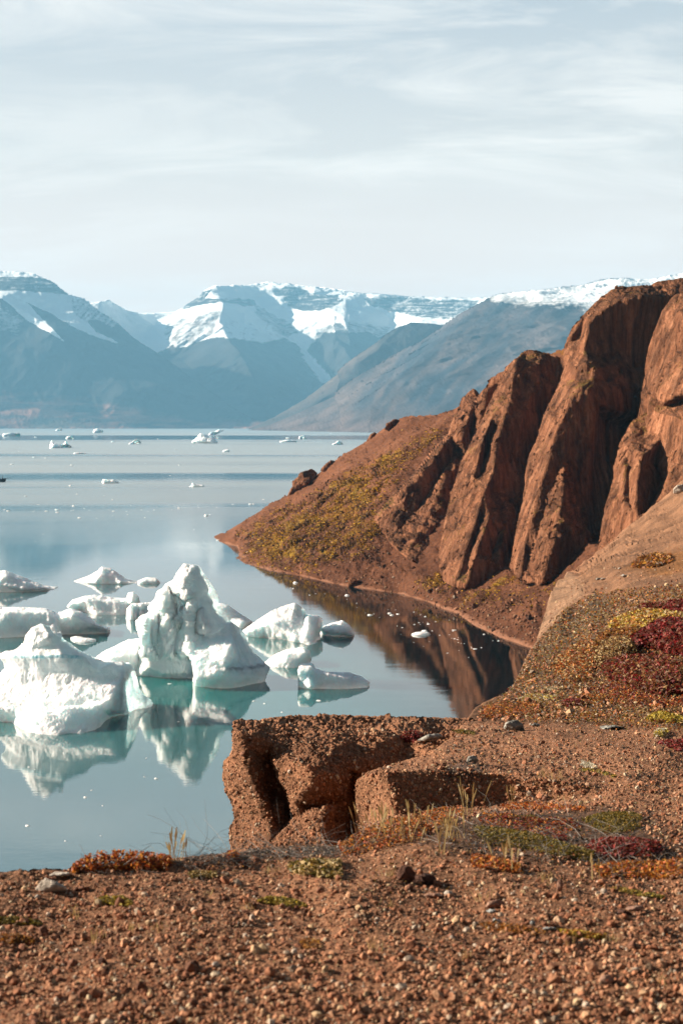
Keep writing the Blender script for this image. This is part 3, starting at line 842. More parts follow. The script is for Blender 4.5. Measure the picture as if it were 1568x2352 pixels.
buttress('rock_spire', 'pointed rough slab leaning on the foot of the highest red buttress',
  [(1298, 1056, 299), (1305, 1090, 300), (1312, 1130, 299), (1335, 1200, 295), (1357, 1236, 291), (1347, 1268, 288), (1300, 1306, 286), (1240, 1342, 286), (1197, 1340, 290), (1208, 1300, 295), (1232, 1210, 299), (1250, 1150, 302), (1275, 1110, 302)],
  [[(1298, 1060, 298), (1294, 1110, 294), (1285, 1180, 289), (1270, 1250, 285), (1248, 1336, 283)],
   [(1300, 1170, 292), (1320, 1230, 288), (1312, 1290, 286)], [(1250, 1180, 297), (1232, 1260, 291)]], step=2.6, seed=84, amp=1.3, sc=2.0)
buttress('rock_buttress', 'banded sunlit buttress cut by the right edge, nearest of the red cliff',
  [(1374, 1275, 270), (1376, 1242, 273), (1382, 1195, 275), (1392, 1149, 277), (1410, 1095, 280), (1408, 1074, 281), (1423, 1018, 284), (1451, 968, 287), (1484, 946, 288), (1471, 925, 290), (1472, 902, 292), (1484, 880, 294),
   (1480, 851, 296), (1488, 798, 297), (1503, 756, 298), (1521, 713, 299), (1545, 680, 300), (1590, 655, 300), (1645, 630, 298), (1645, 1200, 246), (1440, 1275, 258)],
  [[(1490, 898, 290), (1508, 903, 284), (1524, 924, 279), (1540, 915, 275.5), (1560, 906, 273), (1600, 900, 267), (1645, 896, 262)],
   [(1505, 912, 286), (1525, 932, 283), (1545, 928, 281), (1570, 918, 278), (1645, 908, 270)],
   [(1482, 905, 289), (1490, 930, 286), (1508, 950, 282)],
   [(1508, 950, 282), (1535, 955, 276), (1568, 965, 270), (1645, 960, 262)],
   [(1485, 990, 283), (1520, 1000, 277), (1568, 1030, 269), (1645, 1040, 260)],
   [(1490, 1035, 273), (1475, 1045, 271), (1470, 1070, 270), (1462, 1111, 268), (1462, 1190, 263)],
   [(1430, 1030, 281), (1455, 1030, 277), (1490, 1030, 276)],
   [(1436, 1075, 274), (1430, 1150, 270), (1428, 1230, 266)], [(1445, 1075, 275), (1443, 1150, 270.5)],
   [(1500, 1060, 277), (1518, 1102, 275), (1492, 1167, 268)],
   [(1540, 1080, 268), (1530, 1130, 264), (1500, 1190, 258)]],
  [(1545, 800, 286), (1568, 720, 288), (1600, 800, 279)], step=2.1, seed=85, amp=0.62, sc=2.6)

# --- boulders along the headland crest and foot
def boulder(name, label, pts, D, thick, mat=None, step=1.6, seed=0, cat='boulder', group=None, sc=None, amp=0.16, wob=0.8, attrs=None):
    """pts: outline in picture pixels; D: depth of the outline; thick: how far it bulges (m)"""
    mat = mat or rm
    S = sculpt([(x, y, D) for x, y in pts], (), (), step=step, wob=wob, wobl=6, seed=seed, log=False)
    fl = [p[:2] for p in pts]
    d = segdist(S['px'], S['py'], fl + [fl[0]]); d = np.where(S['edge'], 0, d)
    r = np.clip(d / max(d.max(), 1e-6), 0, 1)
    rng = np.random.default_rng(seed + 500)
    # facets: a few random planes cut the swell
    dep = -thick * np.sqrt(1 - (1 - r) ** 2)
    cx, cy = S['px'].mean(), S['py'].mean(); w = np.ptp(S['px']) / 2 + 1e-6; h = np.ptp(S['py']) / 2 + 1e-6
    for k in range(6):
        a, c = rng.uniform(-1, 1), rng.uniform(-1, 1)
        pl = -thick * (rng.uniform(0.75, 1.05) + 0.75 * (a * (S['px'] - cx) / w + c * (S['py'] - cy) / h))
        dep = np.maximum(dep, np.minimum(pl, 0))
    S['Y'] = D + np.where(S['edge'], 0, dep)
    S['V'] = world_pt(S['px'], S['py'], S['Y'])
    V, T, fm = solid(S, 1.0)
    size = np.ptp(V, 0).max()
    vn = vnormals(V, T)
    dd = amp * size * (0.5 * fbm(V / (size * 0.35), 4, 0.6, seed) + 0.22 * ridged(V / (size * 0.12), 3, 0.6, seed + 4))
    e = np.concatenate([S['edge'], np.zeros(len(V) - len(S['edge']), bool)])
    V = V + vn * (dd * np.where(e, 0.2, 1.0))[:, None]
    o = add_mesh(name, V, T, mat, attrs=attrs(V) if attrs else None)
    return tag(o, label, cat, group)
def c5(l): return [(503.9 + .3428 * x, 940.5 + .3428 * y) for x, y in l]
boulder('boulder', 'large dark boulder on the headland crest above the water, biggest of its cluster', c5([(500, 520), (500, 480), (555, 420), (620, 398), (655, 425), (640, 470), (600, 515), (540, 545)]), 497, 4.5, seed=1)
boulder('boulder', 'low dark boulder just below the biggest crest boulder', c5([(460, 575), (480, 525), (520, 495), (570, 470), (560, 520), (510, 560), (480, 585)]), 494, 3.0, seed=2)
boulder('boulder', 'small pale topped boulder leaning on the biggest crest boulder', c5([(540, 500), (565, 458), (610, 450), (605, 490), (570, 515)]), 491, 2.5, seed=3)
boulder('boulder', 'dark wedge shaped rock higher up the crest from the boulder cluster', c5([(672, 412), (700, 375), (745, 338), (778, 348), (760, 380), (715, 410)]), 492, 3.0, seed=4)
boulder('boulder', 'flat dark rock sunk in the slope below the crest', c5([(590, 640), (585, 590), (640, 565), (710, 555), (690, 610), (640, 645)]), 447, 3.0, seed=5)
boulder('boulder', 'dark rock at the crest below the topmost crag', c5([(985, 210), (1010, 165), (1042, 150), (1055, 165), (1030, 195), (1000, 222)]), 485, 2.4, seed=6)
boulder('boulder', 'crag on the crest just under the headland top', c5([(1105, 135), (1120, 90), (1150, 80), (1175, 62), (1200, 70), (1180, 100), (1130, 135)]), 470, 3.0, seed=7)
boulder('boulder', 'thin dark rock on the sunny slope under the crest', c5([(955, 290), (970, 255), (1005, 230), (1020, 245), (985, 280)]), 476, 2.0, seed=8)
boulder('boulder', 'dark block standing on the beach at the middle of the cove', c5([(858, 1190), (862, 1140), (885, 1125), (915, 1135), (925, 1170), (900, 1195)]), 348, 2.0, seed=9)
boulder('boulder', 'dark rock beside the pink beach at the foot of the near slope', [(1183, 1465), (1186, 1452), (1196, 1446), (1206, 1452), (1204, 1468)], 266, 1.5, seed=10)
boulder('boulder', 'upright grey stone standing on top of the cliff dome', [(1410, 662), (1411, 657), (1416, 654), (1418, 659), (1417, 664)], 343, 0.5, seed=11, step=1.0)

# ------------------------------------------------------------------ icebergs
im, t, b = new_mat('glacier_ice')
pos = geo_pos(t)
n1 = noise_tex(t, pos, 0.9, 6, 0.65)
n2 = noise_tex(t, mapping(t, pos, scale=(1.2, 1.2, 0.25)), 0.8, 4, 0.6, 0.3)
icec = mixc(t, ramp(t, n2, [(0.35, 0.0), (0.65, 1.0)]), (0.87, 0.955, 0.97), (0.955, 0.975, 0.98))
blu = attr(t, 'blue')
icec = mixc(t, blu, icec, (0.03, 0.40, 0.60))
teal = attr(t, 'teal')
icec = mixc(t, teal, icec, (0.78, 0.95, 0.95))
dn = noise_tex(t, pos, 0.55, 6, 0.7)
drt = mth(t, 'MULTIPLY', attr(t, 'dirt'), ramp(t, dn, [(0.36, 0.25), (0.62, 1.0)]))
icec = mixc(t, drt, icec, (0.24, 0.235, 0.225))
t.links.new(icec, b.inputs['Base Color'])
b.inputs['Roughness'].default_value = 0.55
b.inputs['Specular IOR Level'].default_value = 0.35
b.inputs['Subsurface Weight'].default_value = 0.6
b.inputs['Subsurface Radius'].default_value = (0.55, 0.92, 1.0)
b.inputs['Subsurface Scale'].default_value = 4.0
vi = N(t, 'ShaderNodeTexVoronoi', feature='F1'); vi.inputs['Scale'].default_value = 0.8
t.links.new(mapping(t, pos, scale=(1, 1, 0.6)), vi.inputs['Vector'])
bn = bump(t, None, n2, 0.6, 0.5)
bn = bump(t, None, vi.outputs['Distance'], 0.35, 0.5, bn)
bump(t, b, n1, 0.6, 0.3, bn)

def berg(name, label, outline, D0, lines=(), pts=(), step=2.2, seed=0, amp=0.5, sc=3.0, wob=0.8, soft=10, it=4, infl=None, back=1.0, attrs=None, cat='iceberg', group=None, extra=None, rough=1.0):
    """outline/lines/pts carry (px, py, offset in m from D0); a 4th item 'w' marks a waterline point"""
    def cv(p):
        if len(p) > 3:
            return (p[0], p[1] + 7.0 * 200.0 / D0, float(water_y(p[0], p[1])))
        return (p[0], p[1], D0 + p[2])
    S = sculpt([cv(p) for p in outline], [[cv(p) for p in L] for L in lines], [cv(p) for p in pts], step=step, wob=wob, wobl=9, seed=seed, soft=soft, smooth_it=it, log=False)
    if infl:
        fl = [cv(p)[:2] for p in outline]
        d = segdist(S['px'], S['py'], fl + [fl[0]])
        r = np.clip(d / max(d.max(), 1e-6), 0, 1)
        S['Y'] = S['Y'] - np.where(S['edge'], 0, infl * np.sqrt(1 - (1 - r) ** 2))
        S['V'] = world_pt(S['px'], S['py'], S['Y'])
    V, T, fm = solid(S, back)
    e = np.concatenate([S['edge'], np.zeros(len(V) - len(S['edge']), bool)])
    vn = vnormals(V, T)
    dd = 0.6 * fbm(V / sc, 4, 0.5, seed) + 0.34 * rough * (ridged(V / (sc * 0.5) * np.array([1, 1, 0.5]), 4, 0.55, seed + 3) - 0.5)
    pl = perlin(V / (sc * 0.42), seed + 8)
    dd = dd + 0.34 * rough * (np.round(pl * 4) / 4 - pl) * 2
    V = V + vn * (amp * dd * np.where(e, 0.25, 1.0))[:, None]
    px, py = project(V)
    if extra:
        V = V + vn * (extra(px, py, V) * fm * np.where(e, 0.0, 1.0))[:, None]
    at = {'blue': np.zeros(len(V)), 'dirt': np.zeros(len(V)), 'teal': np.zeros(len(V))}
    if attrs:
        for k, f in attrs.items():
            at[k] = f(px, py, V)
    return tag(add_mesh(name, V, T, im, attrs=at), label, cat, group)

# --- tall hero berg
def ch(l): return [(268.7 + .2357 * p[0], 1276.4 + .2357 * p[1]) + tuple(p[2:]) for p in l]
D0 = 222
hero = ch([(650, 75, 4), (720, 85, 4), (800, 95, 4), (850, 180, 5), (890, 230, 5), (950, 320, 5), (990, 400, 5), (985, 470, 5), (1040, 540, 5), (1110, 640, 4), (1160, 670, 4), (1210, 720, 4), (1280, 790, 4), (1290, 860, 3), (1330, 940, 2),
           (1410, 1010, 1), (1450, 1050, 0), (1490, 1090, -1), (1460, 1160, -2), (1425, 1228, 0, 'w'), (1300, 1250, 0, 'w'), (1180, 1278, 0, 'w'), (1080, 1290, 0, 'w'), (960, 1285, 0, 'w'), (850, 1268, 0, 'w'), (764, 1252, 0, 'w'), (750, 1200, 0, 'w'),
           (640, 1188, 0, 'w'), (500, 1175, 0, 'w'), (350, 1168, 0, 'w'), (188, 1160, 0, 'w'), (165, 1085, 6), (200, 1000, 6.5), (232, 900, 7), (235, 800, 7), (200, 720, 7.5), (195, 640, 7.5), (240, 600, 7), (330, 550, 6.5), (380, 440, 6), (400, 360, 5.5),
           (480, 280, 4), (550, 230, 4), (600, 140, 4)])
def soften(L): return [(x, y, o * 0.6 if x < 722 and y > 400 and y < 1160 and o > -5 else o) for x, y, o in L]
hl_ = [ch(soften(l)) for l in [
    [(722, 952, -5.5), (742, 1020, -7), (756, 1100, -8.5), (762, 1190, -9.5), (766, 1225, -9.5)],
    [(706, 960, -2.4), (728, 1030, -1.8), (742, 1110, -1.2), (748, 1180, -0.6)],
    [(722, 952, -5.5), (830, 850, -2.5), (960, 750, -0.5), (1108, 660, 0.5)],
    [(1112, 660, 0.5), (1128, 800, -2.5), (1085, 930, -6.5), (1055, 1050, -8.6), (1050, 1200, -9.6)],
    [(760, 1000, -6.8), (880, 1060, -8.2), (980, 1020, -8.0), (1085, 930, -6.5)],
    [(1000, 1092, -8.6), (1150, 1085, -6.0), (1280, 1075, -3.8), (1400, 1052, -1.6)],
    [(1000, 1118, -9.6), (1150, 1112, -7.6), (1290, 1105, -5.2), (1430, 1085, -2.4)],
    [(556, 262, 1.2), (590, 345, 0.2), (650, 385, -1.4), (706, 390, -1.8), (766, 365, -1.2), (772, 232, 0.2), (742, 95, 2.6)],
    [(590, 385, 2.2), (650, 412, 1.2), (712, 415, 0.8)],
    [(448, 360, 1.0), (480, 460, -0.6), (500, 560, -1.6), (516, 660, -2.4)],
    [(760, 430, -0.8), (705, 560, -2.4), (712, 740, -3.6), (690, 860, -4.2), (672, 945, -4.4)],
    [(830, 520, -0.6), (848, 620, -2.2), (855, 720, -2.9)],
    [(310, 640, -0.6), (262, 800, -1.8), (238, 900, -1.2)],
    [(638, 730, -1.8), (650, 860, -3.0), (672, 945, -4.4)],
    [(560, 670, -1.8), (522, 820, -2.8), (505, 860, -2.6)],
    [(700, 590, -2.2), (600, 640, -2.0), (540, 660, -2.2)],
    [(520, 330, 2.0), (545, 450, 1.4), (560, 600, 0.2)],
    [(440, 560, 0.8), (425, 760, -0.4), (420, 1000, -1.6), (440, 1150, -2.4)],
    [(600, 680, -0.3), (590, 850, -1.4), (585, 1000, -2.0), (600, 1150, -2.6)],
    [(790, 560, -0.4), (782, 780, -1.2), (760, 850, -2.6)],
    [(690, 460, 1.2), (640, 560, 0.2)],
    [(340, 700, -0.2), (330, 850, -0.5)], [(320, 860, -1.6), (335, 950, -2.0)],
    [(900, 480, 0.6), (930, 600, 0), (1000, 690, -0.4)], [(880, 380, 2.4), (900, 450, 0.6), (960, 460, 2.8)],
    [(1180, 760, 1.0), (1240, 900, -1.2), (1300, 1040, -3.0)], [(1150, 790, -0.4), (1200, 920, -2.6), (1240, 1050, -4.2)]]]
hp_ = ch([(300, 1080, -1.2), (870, 760, -0.3), (820, 230, 1.2), (900, 320, 2.4), (640, 230, -0.6), (690, 170, 0.4), (620, 300, -0.6), (900, 940, -5.2), (1200, 1190, -8.0), (1330, 1180, -5.5), (880, 1180, -10.0)])
def hero_dirt(px, py, V):
    l1 = ch([(1000, 1100), (1150, 1098), (1290, 1090), (1430, 1068)])
    d = segdist(px, py, l1)
    a = 0.95 * sstep(9, 1, d + 3 * fbm(P2(px, py) / 7, 3, 0.6, 3)) * sstep(500, 530, px)
    a = np.maximum(a, 0.4 * softpoly(px, py, ch([(1000, 1110), (1160, 1000), (1260, 1060), (1430, 1060), (1400, 1150), (1100, 1150)]), 8, 5, 10, 5))
    a = np.maximum(a, 0.3 * sstep(3, 0, np.abs(segdist(px, py, ch([(1115, 670), (1150, 800), (1250, 1060)])) - 5 - 3 * np.sin(py / 30))) )
    return a
def hero_teal(px, py, V):
    a = softpoly(px, py, ch([(200, 620), (400, 350), (540, 260), (720, 390), (800, 450), (860, 700), (710, 950), (750, 1200), (180, 1160), (240, 900)]), 14, 10, 20, 4)
    return 0.4 * a
def hero_flutes(px, py, V):
    m = softpoly(px, py, ch([(210, 640), (400, 370), (540, 270), (600, 390), (760, 420), (870, 560), (860, 740), (710, 930), (690, 1000), (260, 1000), (230, 860)]), 10, 6, 14, 4)
    u = px + 0.12 * (py - 1400) + 9 * fbm(P2(px, py) / 40, 3, 0.55, 61)
    r = 1 - np.abs(perlin(np.stack([u / 15.0, py / 75.0, 0 * px], -1), 62)) * 2.4
    r2 = 1 - np.abs(perlin(np.stack([u / 7.0, py / 34.0, 0 * px], -1), 63)) * 2.2
    top = softpoly(px, py, ch([(545, 250), (650, 80), (740, 90), (765, 240), (760, 370), (650, 385), (580, 340)]), 5)
    kn = fbm(P2(px, py) / 7.0, 3, 0.6, 64)
    rs = softpoly(px, py, ch([(1110, 660), (1280, 800), (1420, 1030), (1250, 1060), (1130, 820)]), 5)
    st = np.sin((px - 0.42 * (py - 1430)) * 0.85 + 2 * fbm(P2(px, py) / 25, 2, 0.5, 65))
    return m * (0.95 * (np.clip(r, -0.4, 1) - 0.3) + 0.40 * (np.clip(r2, -0.4, 1) - 0.3)) + top * 0.5 * kn + rs * 0.14 * st
berg('iceberg', 'tall peaked iceberg with carved flanks and a white shoulder block, largest in the bay', hero, D0, hl_, hp_, step=1.9, seed=101, amp=0.42, sc=2.2, soft=7, it=3, attrs={'dirt': hero_dirt, 'teal': hero_teal}, back=1.2, extra=hero_flutes)

# --- near-left berg with the blue stripe
def cl(l): return [(.2357 * p[0], 1410.8 + .2357 * p[1]) + tuple(p[2:]) for p in l]
D0 = 193
left = cl([(405, 90, 4), (460, 105, 4), (500, 130, 4), (525, 185, 3.5), (545, 190, 3), (595, 163, 2.5), (607, 215, 3), (630, 250, 4), (700, 290, 4.5), (780, 350, 5), (870, 400, 5.5), (930, 430, 6), (1000, 450, 6), (1130, 455, 6.5), (1200, 470, 7),
           (1270, 475, 7.5), (1310, 530, 8), (1340, 620, 8), (1360, 720, 8), (1400, 790, 8), (1470, 830, 8), (1492, 870, 8), (1480, 912, 0, 'w'), (1300, 935, 0, 'w'), (1160, 962, 0, 'w'), (1100, 972, 0, 'w'), (1040, 1020, 0, 'w'), (960, 1085, 0, 'w'), (910, 1135, 0, 'w'),
           (850, 1155, 0, 'w'), (780, 1168, 0, 'w'), (680, 1162, 0, 'w'), (560, 1185, 0, 'w'), (440, 1178, 0, 'w'), (300, 1165, 0, 'w'), (240, 1122, 0, 'w'), (180, 1075, 0, 'w'), (110, 1042, 0, 'w'), (0, 1038, 0, 'w'), (-120, 1040, 0, 'w'),
           (-130, 600, 7), (0, 580, 6.5), (50, 520, 6), (40, 470, 6), (0, 420, 6), (8, 385, 6), (60, 355, 6), (130, 350, 5.5), (210, 310, 5), (245, 270, 4.5), (255, 200, 4.5), (310, 130, 4.5), (370, 105, 4)])
ll_ = [cl(l) for l in [
    [(245, 278, 3.6), (350, 262, 1.2), (430, 245, 0.4), (480, 215, 0.6), (560, 182, 1.6)],
    [(320, 150, 2.5), (300, 240, 1.8)], [(405, 100, 3), (470, 180, 1.4), (510, 200, 2.2)],
    [(60, 385, 3.8), (300, 395, 0.8), (600, 390, -1.2), (800, 400, 0.6)],
    [(60, 405, 3.7), (300, 412, 0.7), (600, 408, -1.3), (840, 425, 0.7)],
    [(300, 340, 1.4), (560, 290, 1.2), (700, 330, 2.6)],
    [(1200, 482, 2.6), (1205, 600, -1.0), (1150, 700, -3.2), (1080, 830, -5.6), (1000, 930, -7.2), (965, 1000, -8.0), (955, 1075, -8.4)],
    [(1240, 500, 5.0), (1290, 700, 4.4), (1330, 800, 5.0), (1400, 880, 5.2)],
    [(-120, 852, 1.0), (100, 862, -0.8), (270, 905, -2.6), (400, 898, -4.4), (560, 918, -5.0), (650, 902, -4.8), (780, 888, -4.8), (900, 842, -4.6), (985, 850, -4.6)],
    [(-120, 905, -4.4), (60, 930, -5.0), (130, 960, -5.4), (200, 975, -6.6), (400, 950, -8.2), (480, 975, -9.0), (560, 978, -9.0), (640, 915, -8.0), (840, 918, -7.6), (960, 890, -7.2), (1008, 862, -6.6)],
    [(400, 950, -8.2), (330, 1060, -9.8), (300, 1140, -10.4)],
    [(60, 640, 3.0), (90, 830, 0.2), (150, 930, -4.8), (165, 1000, -5.2)],
    [(800, 600, -1.6), (960, 540, -0.6), (1100, 480, 1.6)], [(640, 860, -4.6), (900, 760, -4.0), (1080, 640, -2.0)],
    [(210, 520, 2.0), (370, 500, 0.5), (500, 560, -0.2)]]]
lp_ = cl([(200, 700, 1.0), (400, 650, 0.2), (600, 700, -1.9), (400, 820, -2.6), (700, 560, -1.0), (650, 1060, -10.2), (800, 1060, -9.6), (200, 1060, -8.0), (1200, 850, -0.4), (1150, 950, -2.4), (440, 140, 1.6), (600, 320, 0.8)])
def left_blue(px, py, V):
    band = cl([(60, 412), (150, 412), (300, 410), (450, 412), (620, 406), (760, 415), (850, 430)])
    d = segdist(px, py, band)
    wv = 0.6 + 0.5 * fbm(P2(px, py) / 10, 3, 0.6, 5)
    f = sstep(6.0, 2.5, d) * np.clip(wv, 0.25, 1) * sstep(12, 45, px) * sstep(205, 170, px)
    g = 0.35 * sstep(2.2, 0.4, segdist(px, py, cl([(50, 640), (90, 830), (140, 910), (165, 1000)])))
    h = 0.10 * sstep(26, 4, segdist(px, py, cl([(60, 500), (160, 440), (600, 440), (860, 450)])))
    return np.maximum(np.maximum(f, g), h)
def left_dirt(px, py, V):
    a = 0.75 * softpoly(px, py, cl([(1240, 560), (1330, 560), (1360, 760), (1270, 780), (1230, 740)]), 6, 7, 9, 6)
    a = np.maximum(a, 0.35 * softpoly(px, py, cl([(1220, 520), (1340, 560), (1400, 800), (1300, 940), (1100, 960), (1100, 850)]), 6, 6, 12, 7))
    return np.maximum(a, 0.45 * softpoly(px, py, cl([(560, 1150), (850, 1110), (840, 1165), (560, 1190)]), 4, 4, 9, 8))
berg('iceberg', 'white iceberg with a bright blue stripe below its knobbed top, near left', left, D0, ll_, lp_, step=1.9, seed=102, amp=0.4, sc=2.6, soft=8, it=4, attrs={'blue': left_blue, 'dirt': left_dirt}, rough=1.0)

# --- the rest of the near bergs
def cg(l): return [(.557 * p[0], 1263 + .557 * p[1]) + tuple(p[2:] if len(p) > 2 else (0,)) for p in l]
def wd(l):
    w = [float(water_y(p[0], p[1])) for p in l if len(p) > 3]
    return sum(w) / len(w)
def quick(label, l, conv=cg, infl=3.0, lines=(), seed=0, back_off=2.0, **k):
    o = conv(l); D = wd(o)
    o = [(p[0], p[1], back_off, 'w') if len(p) > 3 else (p[0], p[1], back_off + p[2]) for p in o]
    ln = [[(q[0], q[1], q[2]) for q in conv(x)] for x in lines]
    return berg('iceberg', label, o, D, ln, seed=seed, infl=infl if not lines else None, **k)
w_ = 'w'
quick('long low wall of pale blue ice behind the blue striped iceberg', [(-80, 240), (60, 235), (190, 240), (240, 262), (290, 240), (340, 255), (380, 280), (410, 310), (455, 320), (458, 338, 0, w_), (260, 347, 0, w_), (100, 357, 0, w_), (-80, 368, 0, w_)], back_off=8,
      lines=[[(-80, 262, 1), (60, 258, 0), (200, 264, 0), (240, 285, 1), (300, 268, 0), (360, 300, 0), (440, 328, 0)], [(240, 275, 2), (236, 350, -3)]], seed=103, amp=0.45)
quick('small cone shaped iceberg like a tent, centre left beyond the tall one', [(302, 128), (370, 105), (405, 84), (420, 68), (432, 72), (455, 75), (480, 90), (520, 118), (575, 130), (580, 138, 0, w_), (420, 138, 0, w_), (304, 133, 0, w_)], back_off=5,
      lines=[[(425, 78, 3), (415, 105, -1), (400, 130, -4)], [(470, 90, 3), (480, 115, 0), (500, 132, -3)]], seed=104, amp=0.4, step=1.6)
quick('low rounded white floe touching the tent shaped iceberg', [(568, 128), (600, 113), (645, 115), (660, 130), (656, 135, 0, w_), (570, 137, 0, w_)], infl=3, seed=105, step=1.4, amp=0.3)
quick('striped dome of ice with a dark waterline at the left edge', [(-80, 80), (30, 85), (80, 105), (140, 130), (190, 148), (240, 152), (236, 160, 0, w_), (100, 170, 0, w_), (-80, 178, 0, w_)], back_off=8,
      lines=[[(-80, 110, 2), (30, 105, 0), (80, 128, 0), (160, 152, 0)], [(0, 140, -2), (100, 160, -3), (190, 158, 0)]], seed=106, amp=0.45)
quick('low white berg with an upright ice tooth on its right end', [(275, 235), (300, 205), (350, 190), (390, 186), (440, 192), (522, 200), (530, 178), (552, 172), (572, 195), (578, 215), (562, 225), (540, 240), (525, 267, 0, w_), (400, 267, 0, w_), (335, 250, 0, w_)], back_off=4,
      lines=[[(290, 225, 2), (360, 210, 0), (460, 215, 0), (528, 215, 1)], [(552, 178, 2), (545, 215, -1)]], seed=107, amp=0.5)
quick('fluted block of ice beside the left flank of the tall iceberg', [(525, 240), (545, 220), (600, 218), (640, 212), (660, 290), (640, 292, 0, w_), (560, 288, 0, w_), (520, 283, 0, w_)], back_off=3,
      lines=[[(545, 226, 1), (542, 285, -1)], [(552, 226, 2), (550, 285, 0.6)], [(562, 226, 1), (560, 285, -1)], [(572, 226, 2), (570, 285, 0.6)], [(582, 226, 1), (580, 286, -1)], [(594, 226, 2), (592, 286, 0.6)]], seed=108, amp=0.3, step=1.6)
quick('snowy ramp of ice between the blue striped and the tall iceberg', [(385, 450), (440, 412), (530, 368), (582, 364), (600, 470), (590, 505, 0, w_), (400, 505, 0, w_)], back_off=5,
      lines=[[(400, 445, 2), (470, 410, 0), (575, 375, 1)], [(450, 455, -2), (560, 425, -1)]], seed=109, amp=0.4)
quick('bright white iceberg with two humps to the right of the tall one', [(1000, 332), (1060, 290), (1130, 245), (1185, 226), (1215, 219), (1240, 232), (1255, 245), (1262, 268), (1310, 270), (1330, 285), (1330, 310), (1318, 345), (1327, 384, 0, w_), (1290, 394, 0, w_), (1215, 374, 0, w_), (1080, 360, 0, w_), (1010, 352, 0, w_)], back_off=7,
      lines=[[(1215, 226, 6), (1200, 290, 2), (1190, 340, -1)], [(1255, 258, 6), (1245, 320, 1), (1215, 370, -3)], [(1310, 276, 5), (1302, 320, 1), (1290, 388, -4)], [(1020, 335, 4), (1120, 300, 1), (1190, 340, -1)], [(1270, 275, 3), (1268, 330, -2), (1250, 380, -4)]], seed=110, amp=0.45)
quick('grey white wedge of ice half hidden behind the tall iceberg', [(890, 222), (905, 219), (940, 228), (1000, 270), (1042, 296), (1000, 319, 0, w_), (890, 300, 0, w_)], infl=5, seed=111, amp=0.6, back_off=4)
quick('small low white berg at the right of the two humped one', [(1318, 322), (1350, 308), (1380, 300), (1410, 290), (1440, 310), (1462, 346), (1455, 351, 0, w_), (1330, 342, 0, w_)], infl=5, seed=112, amp=0.5)
quick('smooth tilted slab of ice in front of the two humped iceberg', [(1092, 462), (1140, 425), (1180, 410), (1250, 400), (1277, 414), (1284, 455), (1262, 470, 0, w_), (1210, 487, 0, w_), (1120, 484, 0, w_), (1098, 472, 0, w_)], back_off=4,
      lines=[[(1110, 455, 2), (1180, 432, 0), (1262, 425, 0)]], seed=113, amp=0.35)
quick('blue tinted berg with a stepped block and a long low tail, nearest the shore', [(1228, 502), (1235, 470), (1285, 468), (1300, 490), (1340, 502), (1380, 505), (1440, 505), (1490, 520), (1524, 545), (1518, 567, 0, w_), (1420, 574, 0, w_), (1300, 571, 0, w_), (1230, 564, 0, w_)], back_off=3,
      lines=[[(1232, 488, 1), (1285, 490, 0.5), (1300, 500, 0.5)], [(1232, 505, 0), (1270, 515, 0), (1280, 562, -2)], [(1300, 500, 1.5), (1380, 520, 0), (1510, 550, 1)], [(1288, 515, 0.8), (1294, 560, -0.6)]], seed=114, amp=0.4,
      attrs={'blue': lambda px, py, V: 0.30 * softpoly(px, py, cg([(1225, 500), (1290, 500), (1300, 570), (1225, 570)]), 8, 6, 12, 3)})
quick('flat ragged floe lying before the pale ice wall', [(300, 371), (330, 363), (360, 361), (395, 367), (401, 374, 0, w_), (350, 379, 0, w_), (304, 376, 0, w_)], infl=1.2, seed=115, step=1.2, amp=0.25, back_off=1)

